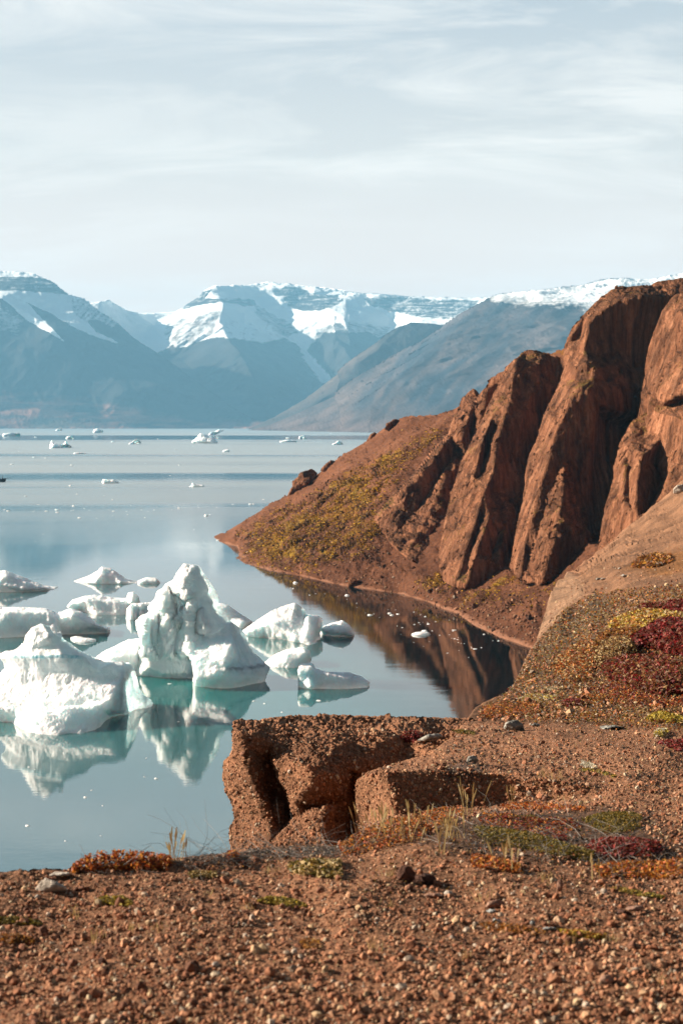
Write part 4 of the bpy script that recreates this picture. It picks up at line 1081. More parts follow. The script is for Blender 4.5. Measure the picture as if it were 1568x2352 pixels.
# --- far bergs
def cf(l): return [(.5 * p[0], 967.4 + .5 * p[1]) + tuple(p[2:] if len(p) > 2 else (0,)) for p in l]
farb = [('far iceberg with two raised ends like a saddle, at the left', [(229, 122), (235, 95), (242, 85), (250, 102), (275, 111), (292, 104), (305, 90), (315, 105), (330, 114), (328, 120, 0, w_), (232, 124, 0, w_)]),
        ('far iceberg with a pointed cap, left of the biggest far berg', [(590, 104), (608, 94), (625, 82), (638, 82), (650, 98), (643, 103, 0, w_), (594, 106, 0, w_)]),
        ('biggest far iceberg with a peaked left side, below the snowy massif', [(882, 92), (905, 75), (920, 57), (940, 60), (975, 73), (1003, 95), (997, 101, 0, w_), (885, 100, 0, w_)]),
        ('long flat far floe in the middle of the dark water lane', [(470, 280), (475, 266), (500, 268), (520, 268), (548, 278), (542, 284, 0, w_), (475, 284, 0, w_)]),
        ('low ragged far floe to the right of the long flat one', [(868, 298), (880, 296), (884, 282), (900, 290), (938, 294), (932, 300, 0, w_), (875, 300, 0, w_)]),
        ('far white berg beside the saddle shaped one', [(303, 80), (308, 70), (325, 67), (342, 71), (344, 80, 0, w_), (304, 82, 0, w_)]),
        ('far berg with a steep white peak near the far shore', [(428, 50), (432, 38), (448, 31), (460, 40), (475, 42), (474, 52, 0, w_), (430, 54, 0, w_)]),
        ('far flat topped berg at the left edge of the bay', [(12, 66), (18, 56), (50, 53), (95, 55), (95, 66, 0, w_), (16, 68, 0, w_)]),
        ('far slanting berg by the far shore left of the scree mountain', [(958, 60), (972, 48), (990, 46), (1005, 37), (1030, 41), (1012, 52), (985, 62, 0, w_), (962, 64, 0, w_)]),
        ('small blocky far berg below the scree mountain', [(1370, 78), (1376, 68), (1395, 64), (1405, 74), (1402, 81, 0, w_), (1374, 82, 0, w_)]),
        ('flat pale far floe left of the small blocky berg', [(1284, 92), (1312, 86), (1340, 87), (1365, 90), (1360, 95, 0, w_), (1288, 96, 0, w_)]),
        ('tiny far berg with two bumps in open water', [(1022, 139), (1030, 132), (1046, 129), (1056, 136), (1052, 141, 0, w_), (1026, 141, 0, w_)]),
        ('far jagged berg close to the headland crest', [(1525, 104), (1540, 98), (1552, 89), (1566, 93), (1575, 103), (1570, 107, 0, w_), (1528, 108, 0, w_)]),
        ('thin white far floe below the saddle shaped berg', [(337, 147), (350, 143), (380, 144), (399, 146), (395, 149, 0, w_), (340, 150, 0, w_)]),
        ('far low berg along the far shore by the left mountain', [(256, 41), (266, 34), (282, 34), (290, 40), (286, 43, 0, w_), (258, 44, 0, w_)]),
        ('small far floe near the middle of the light lane', [(938, 433), (944, 427), (956, 430), (958, 434, 0, w_), (940, 436, 0, w_)])]
for i, (lab, l) in enumerate(farb):
    o = cf(l); D = wd(o)
    sz = (max(p[0] for p in o) - min(p[0] for p in o)) * D / F
    quick(lab, l, cf, infl=sz * 0.3, seed=130 + i, step=0.9, amp=0.06 * sz, sc=sz * 0.2, wob=0.5, back_off=sz * 0.15, group='distant icebergs')

# --- loose brash ice: single small fragments
rng = np.random.default_rng(7)
def chunk_mesh(seed):
    bm = bmesh.new()
    bmesh.ops.create_icosphere(bm, subdivisions=2, radius=0.5)
    P = np.array([v.co[:] for v in bm.verts])
    d = 1 + 0.5 * fbm(P * 1.6 + seed * 7.7, 3, 0.6, seed)
    for v, k in zip(bm.verts, d):
        v.co *= k
        v.co.z = v.co.z * 0.42 if v.co.z > 0 else v.co.z * 0.2
    me = bpy.data.meshes.new('ice_fragment'); bm.to_mesh(me); bm.free()
    me.materials.append(im)
    for p in me.polygons: p.use_smooth = True
    return me
cm = [chunk_mesh(i) for i in range(6)]
spots = []
def zone(poly, n, s0, s1):
    x0, x1 = min(p[0] for p in poly), max(p[0] for p in poly); y0, y1 = min(p[1] for p in poly), max(p[1] for p in poly)
    k = 0
    while k < n:
        x, y = rng.uniform(x0, x1), rng.uniform(y0, y1)
        if inpoly([x], [y], poly)[0]:
            spots.append((x, y, s0 * (s1 / s0) ** (rng.random() ** 2.2))); k += 1
zone([(600, 1318), (800, 1368), (1000, 1410), (1180, 1482), (1120, 1500), (940, 1440), (760, 1395), (640, 1345)], 40, 2.0, 13)
zone([(760, 1350), (900, 1385), (1060, 1440), (1190, 1500), (1130, 1545), (960, 1480), (800, 1400)], 22, 2.0, 10)
zone([(0, 1168), (300, 1166), (620, 1150), (600, 1160), (300, 1176), (0, 1178)], 34, 2.0, 12)
zone([(0, 1120), (520, 1080), (640, 1150), (500, 1260), (60, 1250)], 26, 2.0, 9)
zone([(0, 990), (820, 992), (780, 1060), (0, 1080)], 42, 1.6, 9)
zone([(0, 1720), (420, 1720), (500, 1900), (60, 1940)], 12, 4, 11)
zone([(350, 1560), (760, 1600), (900, 1620), (420, 1680)], 6, 5, 10)
frag = [(967, 1457, 36), (390, 1570, 9), (640, 1415, 8), (180, 1468, 30)]
for x, y, s in frag: spots.append((x, y, s))
bpy.context.view_layer.update()
DG = bpy.context.evaluated_depsgraph_get()
first = True
for i, (x, y, s) in enumerate(spots):
    D = float(water_y(x, y))
    P = world_pt(x, y, D)
    if D > 17000: continue
    dvec = Vector(P - EYE).normalized()
    hit, loc, *_ = SC.ray_cast(DG, Vector(EYE), dvec)
    if hit and (loc - Vector(P)).length > max(3.0, 0.02 * D): continue
    o = bpy.data.objects.new('ice_fragment', cm[i % 6]); COL.objects.link(o)
    w = s * D / F
    o.location = (P[0], P[1], 0.02 * w)
    o.scale = (w, w * rng.uniform(0.7, 1.5), w * rng.uniform(0.6, 1.2))
    o.rotation_euler = (0, 0, rng.uniform(0, 6.28))
    big_ = s > 25
    if (x, y, s) == frag[0]: lab, g = 'largest loose ice piece in the dark cliff reflection', None
    elif (x, y, s) == frag[3]: lab, g = 'small ice piece by the ragged floe before the pale ice wall', None
    else: lab, g = 'small white fragment of brash ice afloat on the fjord', 'loose brash ice fragments'
    tag(o, lab, 'ice fragment', g)

# ------------------------------------------------------------------ near ground: gravel plateau and hillside
gm, t, b = new_mat('gravel_soil')
pos = geo_pos(t)
g1 = noise_tex(t, pos, 34.0, 6, 0.72)
g2 = noise_tex(t, pos, 2.2, 5, 0.6)
g3 = noise_tex(t, pos, 0.25, 4, 0.6)
vor = N(t, 'ShaderNodeTexVoronoi', feature='F1'); vor.inputs['Scale'].default_value = 60.0
t.links.new(pos, vor.inputs['Vector'])
sepv = N(t, 'ShaderNodeSeparateColor'); t.links.new(vor.outputs['Color'], sepv.inputs[0])
peb = ramp(t, sepv.outputs[0], [(0.0, 0.5), (0.5, 0.85), (0.85, 1.2), (1.0, 1.9)])
col = mixc(t, 1.0, attr(t, 'tint', 'Color'), ramp(t, g1, [(0.28, 0.55), (0.5, 0.95), (0.72, 1.5)]), 'MULTIPLY')
col = mixc(t, 1.0, col, ramp(t, g2, [(0.3, 0.75), (0.7, 1.2)]), 'MULTIPLY')
col = mixc(t, 1.0, col, ramp(t, g3, [(0.3, 0.85), (0.7, 1.12)]), 'MULTIPLY')
g4 = noise_tex(t, mapping(t, pos, scale=(0.5, 0.22, 0.8), rot=(0, 0, R(20))), 1.0, 5, 0.65, 0.3)
col = mixc(t, 1.0, col, ramp(t, g4, [(0.34, 0.68), (0.64, 1.22)]), 'MULTIPLY')
col = mixc(t, 0.6, col, mixc(t, 1.0, col, peb, 'MULTIPLY'))
t.links.new(col, b.inputs['Base Color'])
bn = bump(t, None, vor.outputs['Distance'], 0.55, 0.02)
bn = bump(t, None, g2, 0.5, 0.12, bn)
bump(t, b, g1, 0.9, 0.035, bn)
b.inputs['Specular IOR Level'].default_value = 0.12

gout = [(-40, 2420, 3.7), (2450, 2420, 3.7), (2450, 2200, 4.5), (2450, 2050, 5.5), (2450, 1900, 7.7), (2450, 1700, 13.4), (2450, 1600, 18), (2450, 1500, 23), (2450, 1400, 30), (2450, 1300, 48), (2450, 1150, 80), (2450, 930, 150), (1900, 985, 146), (1610, 1072, 140),
        (1568, 1102, 132), (1530, 1135, 129), (1500, 1160, 126), (1440, 1212, 120), (1375, 1264, 116), (1338, 1290, 102), (1300, 1316, 86), (1277, 1342, 74), (1262, 1372, 64), (1247, 1413, 56), (1235, 1456, 49),
        (1232, 1470, 33), (1216, 1493, 29), (1186, 1557, 23), (1163, 1591, 20), (1114, 1610, 18), (1091, 1625, 16.5), (1069, 1655, 14.5), (1040, 1688, 12.3), (1000, 1722, 11.1), (940, 1745, 10.3), (880, 1760, 9.9), (845, 1772, 9.8), (820, 1790, 9.75),
        (816, 1802, 9.75), (824, 1840, 9.75), (842, 1870, 9.72), (852, 1902, 9.65), (838, 1914, 7.5), (780, 1938, 7.0), (700, 1946, 6.8), (610, 1951, 6.6), (540, 1956, 6.45), (480, 1963, 6.3), (420, 1970, 6.15), (330, 1977, 6.0), (200, 1990, 5.85), (160, 2000, 5.75), (0, 2008, 5.65), (-40, 2010, 5.6)]
glines = [[(820, 1790, 9.75), (872, 1772, 9.52), (1000, 1764, 9.60), (1150, 1778, 9.60), (1300, 1796, 9.46), (1390, 1812, 9.35)],
          [(852, 1902, 9.65), (900, 1882, 9.32), (1000, 1868, 9.40), (1150, 1852, 9.46), (1300, 1838, 9.36), (1385, 1824, 9.28)],
          [(838, 1914, 7.5), (1000, 1896, 7.7), (1150, 1880, 8.0), (1300, 1868, 8.2), (1400, 1852, 8.5)],
          [(1232, 1470, 33), (1254, 1448, 35), (1277, 1421, 38), (1290, 1400, 42), (1330, 1372, 48), (1400, 1340, 56)],
          [(1238, 1452, 48.5), (1262, 1424, 51), (1284, 1396, 55), (1320, 1368, 60)],
          [(1300, 1316, 86), (1330, 1330, 74), (1345, 1350, 64)]]
gpts = [(1610, 2200, 4.5), (1610, 2050, 5.5), (1610, 1900, 7.6), (1610, 1700, 13.2), (1610, 1600, 18), (1610, 1500, 23), (1610, 1400, 30), (1610, 1300, 48), (1610, 1200, 78), (800, 2050, 5.38), (800, 2200, 4.5), (1200, 2050, 5.42), (1200, 1960, 6.35), (1450, 1950, 6.6), (1000, 1960, 6.3), (400, 2100, 5.02), (400, 2300, 4.12), (1200, 2300, 4.12), (1500, 1880, 8.0), (1450, 1780, 10.0), (1200, 1722, 11.4), (1100, 1690, 12.4),
        (1300, 1700, 12.5), (1480, 1700, 12.9), (1300, 1640, 15.7), (1180, 1640, 15.7), (1200, 1610, 18.2), (1400, 1600, 18.4), (1500, 1560, 20.3), (1400, 1500, 24.6), (1300, 1490, 26.6), (1500, 1430, 28.6), (1350, 1440, 31), (1450, 1370, 39), (1560, 1340, 41), (1400, 1300, 68), (1500, 1240, 84), (1320, 1410, 43)]
S = sculpt(gout, glines, gpts, step=3.4, wob=1.2, wobl=9, seed=41, soft=22, smooth_it=22)
V = S['V']; px, py = S['px'], S['py']
dep = S['Y']
e = S['edge']
rel = (0.010 * fbm(V / 0.09, 3, 0.6, 1) + 0.03 * fbm(V / 0.5, 3, 0.55, 2) + 0.006 * ridged(V / 0.045, 2, 0.5, 6)) * np.clip(1.6 - dep / 18, 0, 1)
rel = rel + np.clip((dep - 12) / 20, 0, 1) * (0.05 * fbm(V / 0.8, 3, 0.5, 3) * np.clip(2 - dep / 25, 0, 1) + 0.16 * fbm(V / 5.0, 2, 0.5, 4)) + np.clip((dep - 45) / 30, 0, 1) * (0.8 * fbm(V / np.array([3.0, 12.0, 6.0]), 3, 0.5, 5) + 0.0 * V[:, 0])
V[:, 2] += rel * np.where(e, 0.5, 1.0)
# bushes' soft hummocks on the red slope
S['V'] = V
RED = np.array([0.300, 0.142, 0.076])
def gtint(px, py):
    c = np.tile(RED, (len(px), 1))
    def lay(c, poly, colr, soft, wob=10, wl=30, s=1, k=1.0):
        m = k * softpoly(px, py, poly, soft, wob, wl, s)
        return c * (1 - m[:, None]) + np.array(colr) * m[:, None]
    c = lay(c, [(1180, 1600), (1230, 1490), (1300, 1390), (1450, 1370), (1640, 1380), (1640, 1660), (1100, 1660), (1070, 1656), (1110, 1612)], (0.165, 0.082, 0.042), 22, 14, 40, 2)
    c = lay(c, [(1160, 1596), (1230, 1470), (1288, 1402), (1400, 1360), (1440, 1380), (1380, 1440), (1320, 1500), (1290, 1580), (1200, 1600)], (0.105, 0.066, 0.038), 22, 14, 30, 3)
    c = lay(c, [(1225, 1480), (1240, 1410), (1262, 1366), (1300, 1310), (1345, 1330), (1345, 1365), (1300, 1395), (1260, 1440)], (0.265, 0.150, 0.088), 7, 4, 20, 4)
    c = lay(c, [(1320, 1310), (1375, 1264), (1580, 1080), (1640, 1060), (1640, 1370), (1400, 1360), (1340, 1360)], (0.215, 0.108, 0.058), 12, 8, 40, 5)
    c = lay(c, [(1420, 1310), (1560, 1260), (1640, 1290), (1640, 1310), (1500, 1320)], (0.20, 0.085, 0.025), 10, 8, 20, 6, 0.8)
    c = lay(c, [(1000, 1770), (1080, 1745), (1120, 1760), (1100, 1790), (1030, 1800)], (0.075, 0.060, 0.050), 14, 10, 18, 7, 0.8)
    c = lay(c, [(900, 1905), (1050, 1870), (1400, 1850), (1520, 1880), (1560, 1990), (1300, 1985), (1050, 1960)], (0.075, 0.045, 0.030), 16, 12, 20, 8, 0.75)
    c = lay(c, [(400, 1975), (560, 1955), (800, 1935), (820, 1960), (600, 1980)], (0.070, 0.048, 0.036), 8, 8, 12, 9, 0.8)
    return c
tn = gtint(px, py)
vn = 0.5 + 0.5 * fbm(P2(px, py) / 26, 4, 0.6, 12)
hill = softpoly(px, py, [(1100, 1640), (1240, 1480), (1400, 1380), (1640, 1380), (1640, 1660)], 30, 15, 40, 13)
spk = sstep(0.55, 0.75, 0.5 + 0.6 * fbm(P2(px, py * 1.8) / 9, 3, 0.65, 14)) * hill
tn = tn * (1 - 0.65 * spk[:, None]) + np.array([0.23, 0.145, 0.062]) * 0.65 * spk[:, None]
back = S['edge'] & (py < 2300)
Vs, Ts, used = skirt(S, back, [(0, 0.08, -0.15), (0, 0.25, -3.0)])
tn = np.concatenate([tn, tn[used], tn[used]])
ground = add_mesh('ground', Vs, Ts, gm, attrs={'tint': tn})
tag(ground, 'red gravel ground rising into a tundra hillside at the right', 'ground', kind='structure')
GV, GT = Vs, Ts
EXT = []
# the same ground carried on past the frame: right, behind the camera and left
for oo in ([(-30, 2014, 5.62), (-30, 2420, 3.72), (2450, 2420, 3.72), (2450, 3000, 2.6), (-900, 3000, 2.6), (-900, 2420, 3.6), (-900, 2060, 5.2), (-400, 2030, 5.45)],):
    S = sculpt(oo, (), (), step=11, wob=0.5, wobl=20, seed=43, smooth_it=10)
    V = S['V']; V[:, 2] += 0.02 * fbm(V / 0.5, 3, 0.55, 2) - 0.004
    Ve, Te, ue = skirt(S, S['edge'], [(0, 0.1, -0.4), (0, 0.3, -3.0)])
    EXT.append((Ve, Te))
    te = gtint(np.minimum(S['px'], 1600), S['py'])
    tag(add_mesh('ground', Ve, Te, gm, attrs={'tint': np.concatenate([te, te[ue], te[ue]])}), 'red gravel ground carried on beyond the frame', 'ground', kind='structure')

# --- the conglomerate ledge
def c8(l): return [(470.3 + .3856 * p[0], 1612.3 + .3856 * p[1], p[2]) for p in l]
lout = c8([(165, 122, 12.6), (166, 170, 12.15), (172, 240, 12.3), (155, 320, 12.3), (125, 350, 12.3), (110, 450, 12.28), (130, 530, 12.22), (160, 580, 12.18), (165, 650, 12.12), (182, 690, 12.05), (150, 760, 12.02), (143, 820, 11.98), (165, 890, 11.9), (172, 985, 11.5)]) + \
    [(700, 1992, 11.0), (880, 1992, 11.2), (930, 1900, 12.6), (930, 1800, 12.2), (1030, 1760, 12.0), (1110, 1715, 12.9), (1125, 1656, 14.9)] + \
    [(1069, 1655, 14.6), (1000, 1652, 14.5), (900, 1648, 14.3), (800, 1648, 14.0), (740, 1645, 13.9), (690, 1647, 13.7), (640, 1650, 13.4), (600, 1655, 13.1), (570, 1659, 12.9), (548, 1657, 12.75)]
lln = [c8(l) for l in [
    [(205, 205, 11.75), (240, 280, 11.62), (280, 440, 11.52), (330, 580, 11.42), (380, 700, 11.3), (432, 785, 11.2)],
    [(400, 352, 11.98), (440, 470, 11.9), (500, 580, 11.82), (532, 690, 11.72), (462, 770, 11.5), (438, 790, 11.3)],
    [(412, 350, 11.62), (452, 460, 11.55), (512, 565, 11.5), (545, 690, 11.36)],
    [(508, 345, 11.42), (502, 410, 11.34), (540, 600, 11.16), (572, 655, 11.1)],
    [(205, 205, 11.75), (300, 200, 11.8), (400, 255, 11.85), (480, 300, 11.8), (540, 322, 11.6), (620, 325, 11.45), (700, 335, 11.4), (765, 372, 11.5), (850, 400, 11.75), (905, 405, 12.0)],
    [(560, 345, 11.22), (640, 400, 11.05), (720, 440, 11.08), (790, 500, 11.3), (820, 560, 11.6)],
    [(575, 672, 11.2), (640, 645, 11.3), (720, 622, 11.45), (800, 610, 11.75)],
    [(582, 690, 11.0), (640, 660, 10.86), (716, 636, 10.8)],
    [(716, 636, 10.8), (700, 700, 10.66), (690, 770, 10.56), (742, 860, 10.45), (760, 960, 10.4)],
    [(400, 850, 10.95), (480, 770, 10.95), (560, 705, 10.98)],
    [(880, 420, 12.3), (860, 560, 12.5), (850, 700, 12.6), (860, 850, 12.5)]]]
lpt = c8([(620, 520, 10.98), (700, 540, 11.1), (820, 720, 12.2), (520, 850, 10.7), (640, 850, 10.5), (400, 560, 11.86), (600, 200, 12.6), (900, 200, 12.9), (1200, 180, 13.2), (500, 230, 12.3), (900, 330, 12.1)])
S = sculpt(lout, lln, lpt, step=2.6, wob=2.6, wobl=15, seed=42, soft=9, smooth_it=5)
T0 = orient(S['V'], S['T'])
vn = vnormals(S['V'], T0)
V = S['V']
d = 0.035 * fbm(V / 0.22, 4, 0.6, 1) + 0.022 * (ridged(V / 0.09, 3, 0.6, 2) - 0.4) + 0.012 * fbm(V / 0.03, 2, 0.6, 3)
V = V + vn * (d * np.where(S['edge'], 0.5, 1.0))[:, None]
S['V'] = V
px, py = S['px'], S['py']
lt = np.tile(RED * np.array([0.95, 0.92, 0.9]), (len(px), 1)) * (0.85 + 0.3 * (0.5 + 0.5 * fbm(V / 0.3, 3, 0.6, 4)))[:, None]
Vs, Ts, used = skirt(S, S['edge'], [(0.0, 0.3, -0.05), (0.2, 1.2, -0.6)])
lt = np.concatenate([lt, lt[used], lt[used]])
ledge = add_mesh('rock_ledge', Vs, Ts, gm, attrs={'tint': lt})
tag(ledge, 'overhanging red conglomerate ledge with a dark hollow, jutting over the water', 'rock ledge')
LV, LT = Vs, Ts
bv, bt = [], []
for v_, t_ in [(GV, GT), (LV, LT)] + EXT:
    bt += [tuple(int(k) + len(bv) for k in f) for f in t_]; bv += [tuple(v) for v in v_]
BV = BVHTree.FromPolygons(bv, bt)
def gp(x, y):
    rx, rz = ray(x, y)
    dv = Vector((float(rx), 1.0, float(rz))).normalized()
    loc, nor, idx, dist = BV.ray_cast(Vector(EYE), dv)
    if loc is None: return None
    if nor.dot(dv) > 0: nor = -nor
    return loc, nor, dist

# --- loose gravel (one uncountable mass), stones coloured one by one
sm, t, b = new_mat('stones')
pos = geo_pos(t)
sn1 = noise_tex(t, pos, 90.0, 4, 0.6)
t.links.new(mixc(t, 1.0, attr(t, 'tint', 'Color'), ramp(t, sn1, [(0.3, 0.7), (0.7, 1.25)]), 'MULTIPLY'), b.inputs['Base Color'])
bump(t, b, sn1, 0.5, 0.01)
b.inputs['Specular IOR Level'].default_value = 0.2
def rock_templates(n, sub):
    out = []
    for i in range(n):
        bm = bmesh.new(); bmesh.ops.create_icosphere(bm, subdivisions=sub, radius=1.0)
        P = np.array([v.co[:] for v in bm.verts]); Tt = np.array([[v.index for v in f.verts] for f in bm.faces]); bm.free()
        r = np.random.default_rng(900 + i)
        for _ in range(7):                      # knock facets off
            nrm = r.normal(size=3); nrm /= np.linalg.norm(nrm)
            c = r.uniform(0.45, 0.85); h = P @ nrm
            P = P - np.where(h > c, h - c, 0)[:, None] * nrm
        P *= r.uniform(0.6, 1.15, 3)
        out.append((P, Tt))
    return out
RT = rock_templates(14, 1)
rng = np.random.default_rng(77)
PAL = np.array([[.200, .088, .050], [.155, .064, .036], [.250, .122, .072], [.310, .170, .105], [.120, .055, .036], [.370, .230, .155], [.230, .175, .135], [.46, .37, .30]])
PW_ = np.array([.24, .17, .2, .16, .09, .08, .04, .02])
def rot_rand(n):
    q = rng.normal(size=(n, 4)); q /= np.linalg.norm(q, axis=1, keepdims=True)
    w, x, y, z = q.T
    return np.stack([np.stack([1 - 2 * (y * y + z * z), 2 * (x * y - z * w), 2 * (x * z + y * w)], -1), np.stack([2 * (x * y + z * w), 1 - 2 * (x * x + z * z), 2 * (y * z - x * w)], -1), np.stack([2 * (x * z - y * w), 2 * (y * z + x * w), 1 - 2 * (x * x + y * y)], -1)], 1)
def gather(n, poly, size, bias=None):
    """points seen through poly with lognormal stone radius (m)"""
    x0, x1 = min(p[0] for p in poly), max(p[0] for p in poly); y0, y1 = min(p[1] for p in poly), max(p[1] for p in poly)
    xs, ys = rng.uniform(x0, x1, n * 2), rng.uniform(y0, y1, n * 2)
    ok = inpoly(xs, ys, poly); xs, ys = xs[ok][:n], ys[ok][:n]
    L = []
    for x, y in zip(xs, ys):
        h = gp(x, y)
        if h is None: continue
        if h[1][2] < 0.45 and rng.random() < 0.55: continue
        L.append((*h[0], *h[1], h[2], x, y))
    return np.array(L)
def stones(groups):
    VV, TT, CC = [], [], []; off = 0
    for G, s0, sg, smax in groups:
        n = len(G)
        r = np.minimum(s0 * np.exp(rng.normal(0, sg, n)), smax)
        Rm = rot_rand(n)
        tp = rng.integers(0, len(RT), n)
        ci = rng.choice(len(PAL), n, p=PW_ / PW_.sum())
        col = PAL[ci] * np.array([1.32, 1.26, 1.16]) * rng.uniform(0.6, 1.45, (n, 1))
        col = np.minimum(col, np.array([0.44, 0.34, 0.26]))
        for k in range(len(RT)):
            s = np.where(tp == k)[0]
            if not len(s): continue
            P, Tt = RT[k]
            v = np.einsum('nij,pj->npi', Rm[s], P) * r[s][:, None, None]
            c = G[s, :3] + G[s, 3:6] * (r[s] * rng.uniform(-0.1, 0.35, len(s)))[:, None]
            v = v + c[:, None, :]
            VV.append(v.reshape(-1, 3)); TT.append((Tt[None] + (np.arange(len(s)) * len(P))[:, None, None] + off).reshape(-1, 3))
            CC.append(np.repeat(col[s], len(P), 0)); off += len(s) * len(P)
    return np.concatenate(VV), np.concatenate(TT), np.concatenate(CC)
front = [(-30, 2400), (1600, 2400), (1600, 1930), (1100, 1950), (700, 1950), (420, 1975), (-30, 2012)]
mid = [(1600, 1990), (1600, 1650), (1250, 1650), (1069, 1658), (540, 1658), (515, 1790), (530, 1950), (900, 1940), (1100, 1880), (1400, 1860)]
farh = [(1600, 1650), (1600, 1100), (1440, 1215), (1300, 1320), (1240, 1460), (1160, 1600), (1080, 1655)]
G1 = gather(27000, front, 0); G2 = gather(11500, mid, 0); G3 = gather(5200, farh, 0); G4 = gather(520, front, 0)
G5 = gather(5200, [(1600, 2600), (2500, 2600), (2500, 1500), (1600, 1560)], 0); G6 = gather(2500, [(-700, 2040), (-30, 2016), (-30, 2400), (1600, 2400), (1600, 2800), (-700, 2800)], 0)
V, T, C = stones([(G1, 0.0046, 0.6, 0.02), (G2, 0.0078, 0.5, 0.03), (G3, 0.022, 0.5, 0.12), (G4, 0.011, 0.5, 0.03), (G5, 0.008, 0.5, 0.03), (G6, 0.006, 0.5, 0.02)])
gravel = add_mesh('gravel', V, T, sm, smooth=False, attrs={'tint': C})
tag(gravel, 'loose red brown gravel strewn over the ground', 'gravel', kind='stuff')

# ------------------------------------------------------------------ plants
lm, t, b = new_mat('leaves')
t.links.new(attr(t, 'tint', 'Color'), b.inputs['Base Color'])
b.inputs['Roughness'].default_value = 0.6
b.inputs['Specular IOR Level'].default_value = 0.3
tr = N(t, 'ShaderNodeBsdfTranslucent'); t.links.new(attr(t, 'tint', 'Color'), tr.inputs['Color'])
mx = N(t, 'ShaderNodeMixShader'); mx.inputs[0].default_value = 0.35
t.links.new(b.outputs[0], mx.inputs[1]); t.links.new(tr.outputs[0], mx.inputs[2])
t.links.new(mx.outputs[0], t.nodes['Material Output'].inputs['Surface'])

RUST = [(.42, .10, .018), (.50, .16, .024), (.32, .060, .015), (.18, .05, .02), (.55, .25, .05)]
ORAN = [(.42, .16, .022), (.34, .11, .018), (.22, .075, .02), (.48, .24, .045)]
CRIM = [(.20, .018, .018), (.27, .035, .026), (.13, .014, .014), (.18, .05, .028), (.09, .022, .014), (.15, .06, .03)]
MOSS = [(.14, .105, .014), (.09, .072, .013), (.19, .13, .018), (.055, .045, .012), (.24, .14, .022)]
YELL = [(.46, .33, .045), (.55, .42, .08), (.34, .22, .03), (.25, .18, .03)]
DRY = [(.48, .33, .14), (.36, .23, .09), (.56, .42, .21), (.26, .15, .06)]
BROWN = [(.20, .095, .035), (.14, .065, .028), (.27, .15, .055), (.22, .07, .022), (.10, .055, .03)]
PALE = [(.52, .46, .34), (.44, .37, .25), (.60, .55, .45)]
GREY = [(.16, .14, .125), (.10, .085, .075), (.24, .21, .185)]

def leaf_arrays(C, NRM, size, pal, rg):
    n = len(C)
    a = rg.normal(size=(n, 3)); a[:, 2] *= 0.6; a /= np.linalg.norm(a, axis=1, keepdims=True)
    k = rg.normal(size=(n, 3)) + np.array([0, 0, 0.8]); bb = np.cross(a, k); bb /= np.linalg.norm(bb, axis=1, keepdims=True) + 1e-9
    s = (size * rg.uniform(0.6, 1.25, n))[:, None]
    cup = np.cross(a, bb) * s * 0.18
    V = np.stack([C - a * s, C + bb * s * 0.62 + cup, C + a * s, C - bb * s * 0.62 + cup], 1).reshape(-1, 3)
    i = np.arange(n)[:, None] * 4
    T = np.concatenate([i + np.array([[0, 1, 2]]), i + np.array([[0, 2, 3]])])
    pal = np.array(pal)
    c = pal[rg.integers(0, len(pal), n)] * rg.uniform(0.7, 1.25, (n, 1))
    return V, T, np.repeat(c, 4, 0)
def tubes(paths, rad, col, sides=3):
    VV, TT, CC = [], [], []; off = 0
    for P, r0, c in zip(paths, rad, col):
        P = np.asarray(P); m = len(P)
        tg = np.gradient(P, axis=0); tg /= np.linalg.norm(tg, axis=1, keepdims=True) + 1e-9
        up = np.array([0.3, 0.2, 1.0]); A = np.cross(tg, up); A /= np.linalg.norm(A, axis=1, keepdims=True) + 1e-9
        B = np.cross(tg, A)
        rr = r0 * np.linspace(1, 0.35, m)[:, None]
        ring = [P + rr * (math.cos(q) * A + math.sin(q) * B) for q in np.linspace(0, 2 * math.pi, sides, endpoint=False)]
        v = np.stack(ring, 1).reshape(-1, 3)
        VV.append(v); CC.append(np.tile(c, (len(v), 1)))
        for j in range(m - 1):
            for q in range(sides):
                a0, a1 = off + j * sides + q, off + j * sides + (q + 1) % sides
                TT += [(a0, a1, a1 + sides), (a0, a1 + sides, a0 + sides)]
        off += len(v)
    return np.concatenate(VV), np.array(TT), np.concatenate(CC)
def sample(poly, n, rg, wob=5, soft=0.0):
    x0, x1 = min(p[0] for p in poly), max(p[0] for p in poly); y0, y1 = min(p[1] for p in poly), max(p[1] for p in poly)
    out = []
    xs, ys = rg.uniform(x0 - 4, x1 + 4, n * 4), rg.uniform(y0 - 3, y1 + 3, n * 4)
    q = P2(xs, ys) / 16
    inx = inpoly(xs + wob * fbm(q, 3, 0.6, 5), ys + 0.6 * wob * fbm(q + 31, 3, 0.6, 6), poly)
    dens = 0.5 + 0.9 * fbm(P2(xs, ys * 2) / 13, 3, 0.6, 8)
    inx &= rg.random(len(xs)) < np.clip(dens, 0.12, 1)
    d = segdist(xs, ys, list(poly) + [poly[0]])
    for x, y, dd in list(zip(xs[inx], ys[inx], d[inx]))[:n]:
        h = gp(x, y)
        if h: out.append((*h[0], *h[1], h[2], min(dd / 14.0, 1.0)))
    return np.array(out).reshape(-1, 8)
pn = [0]
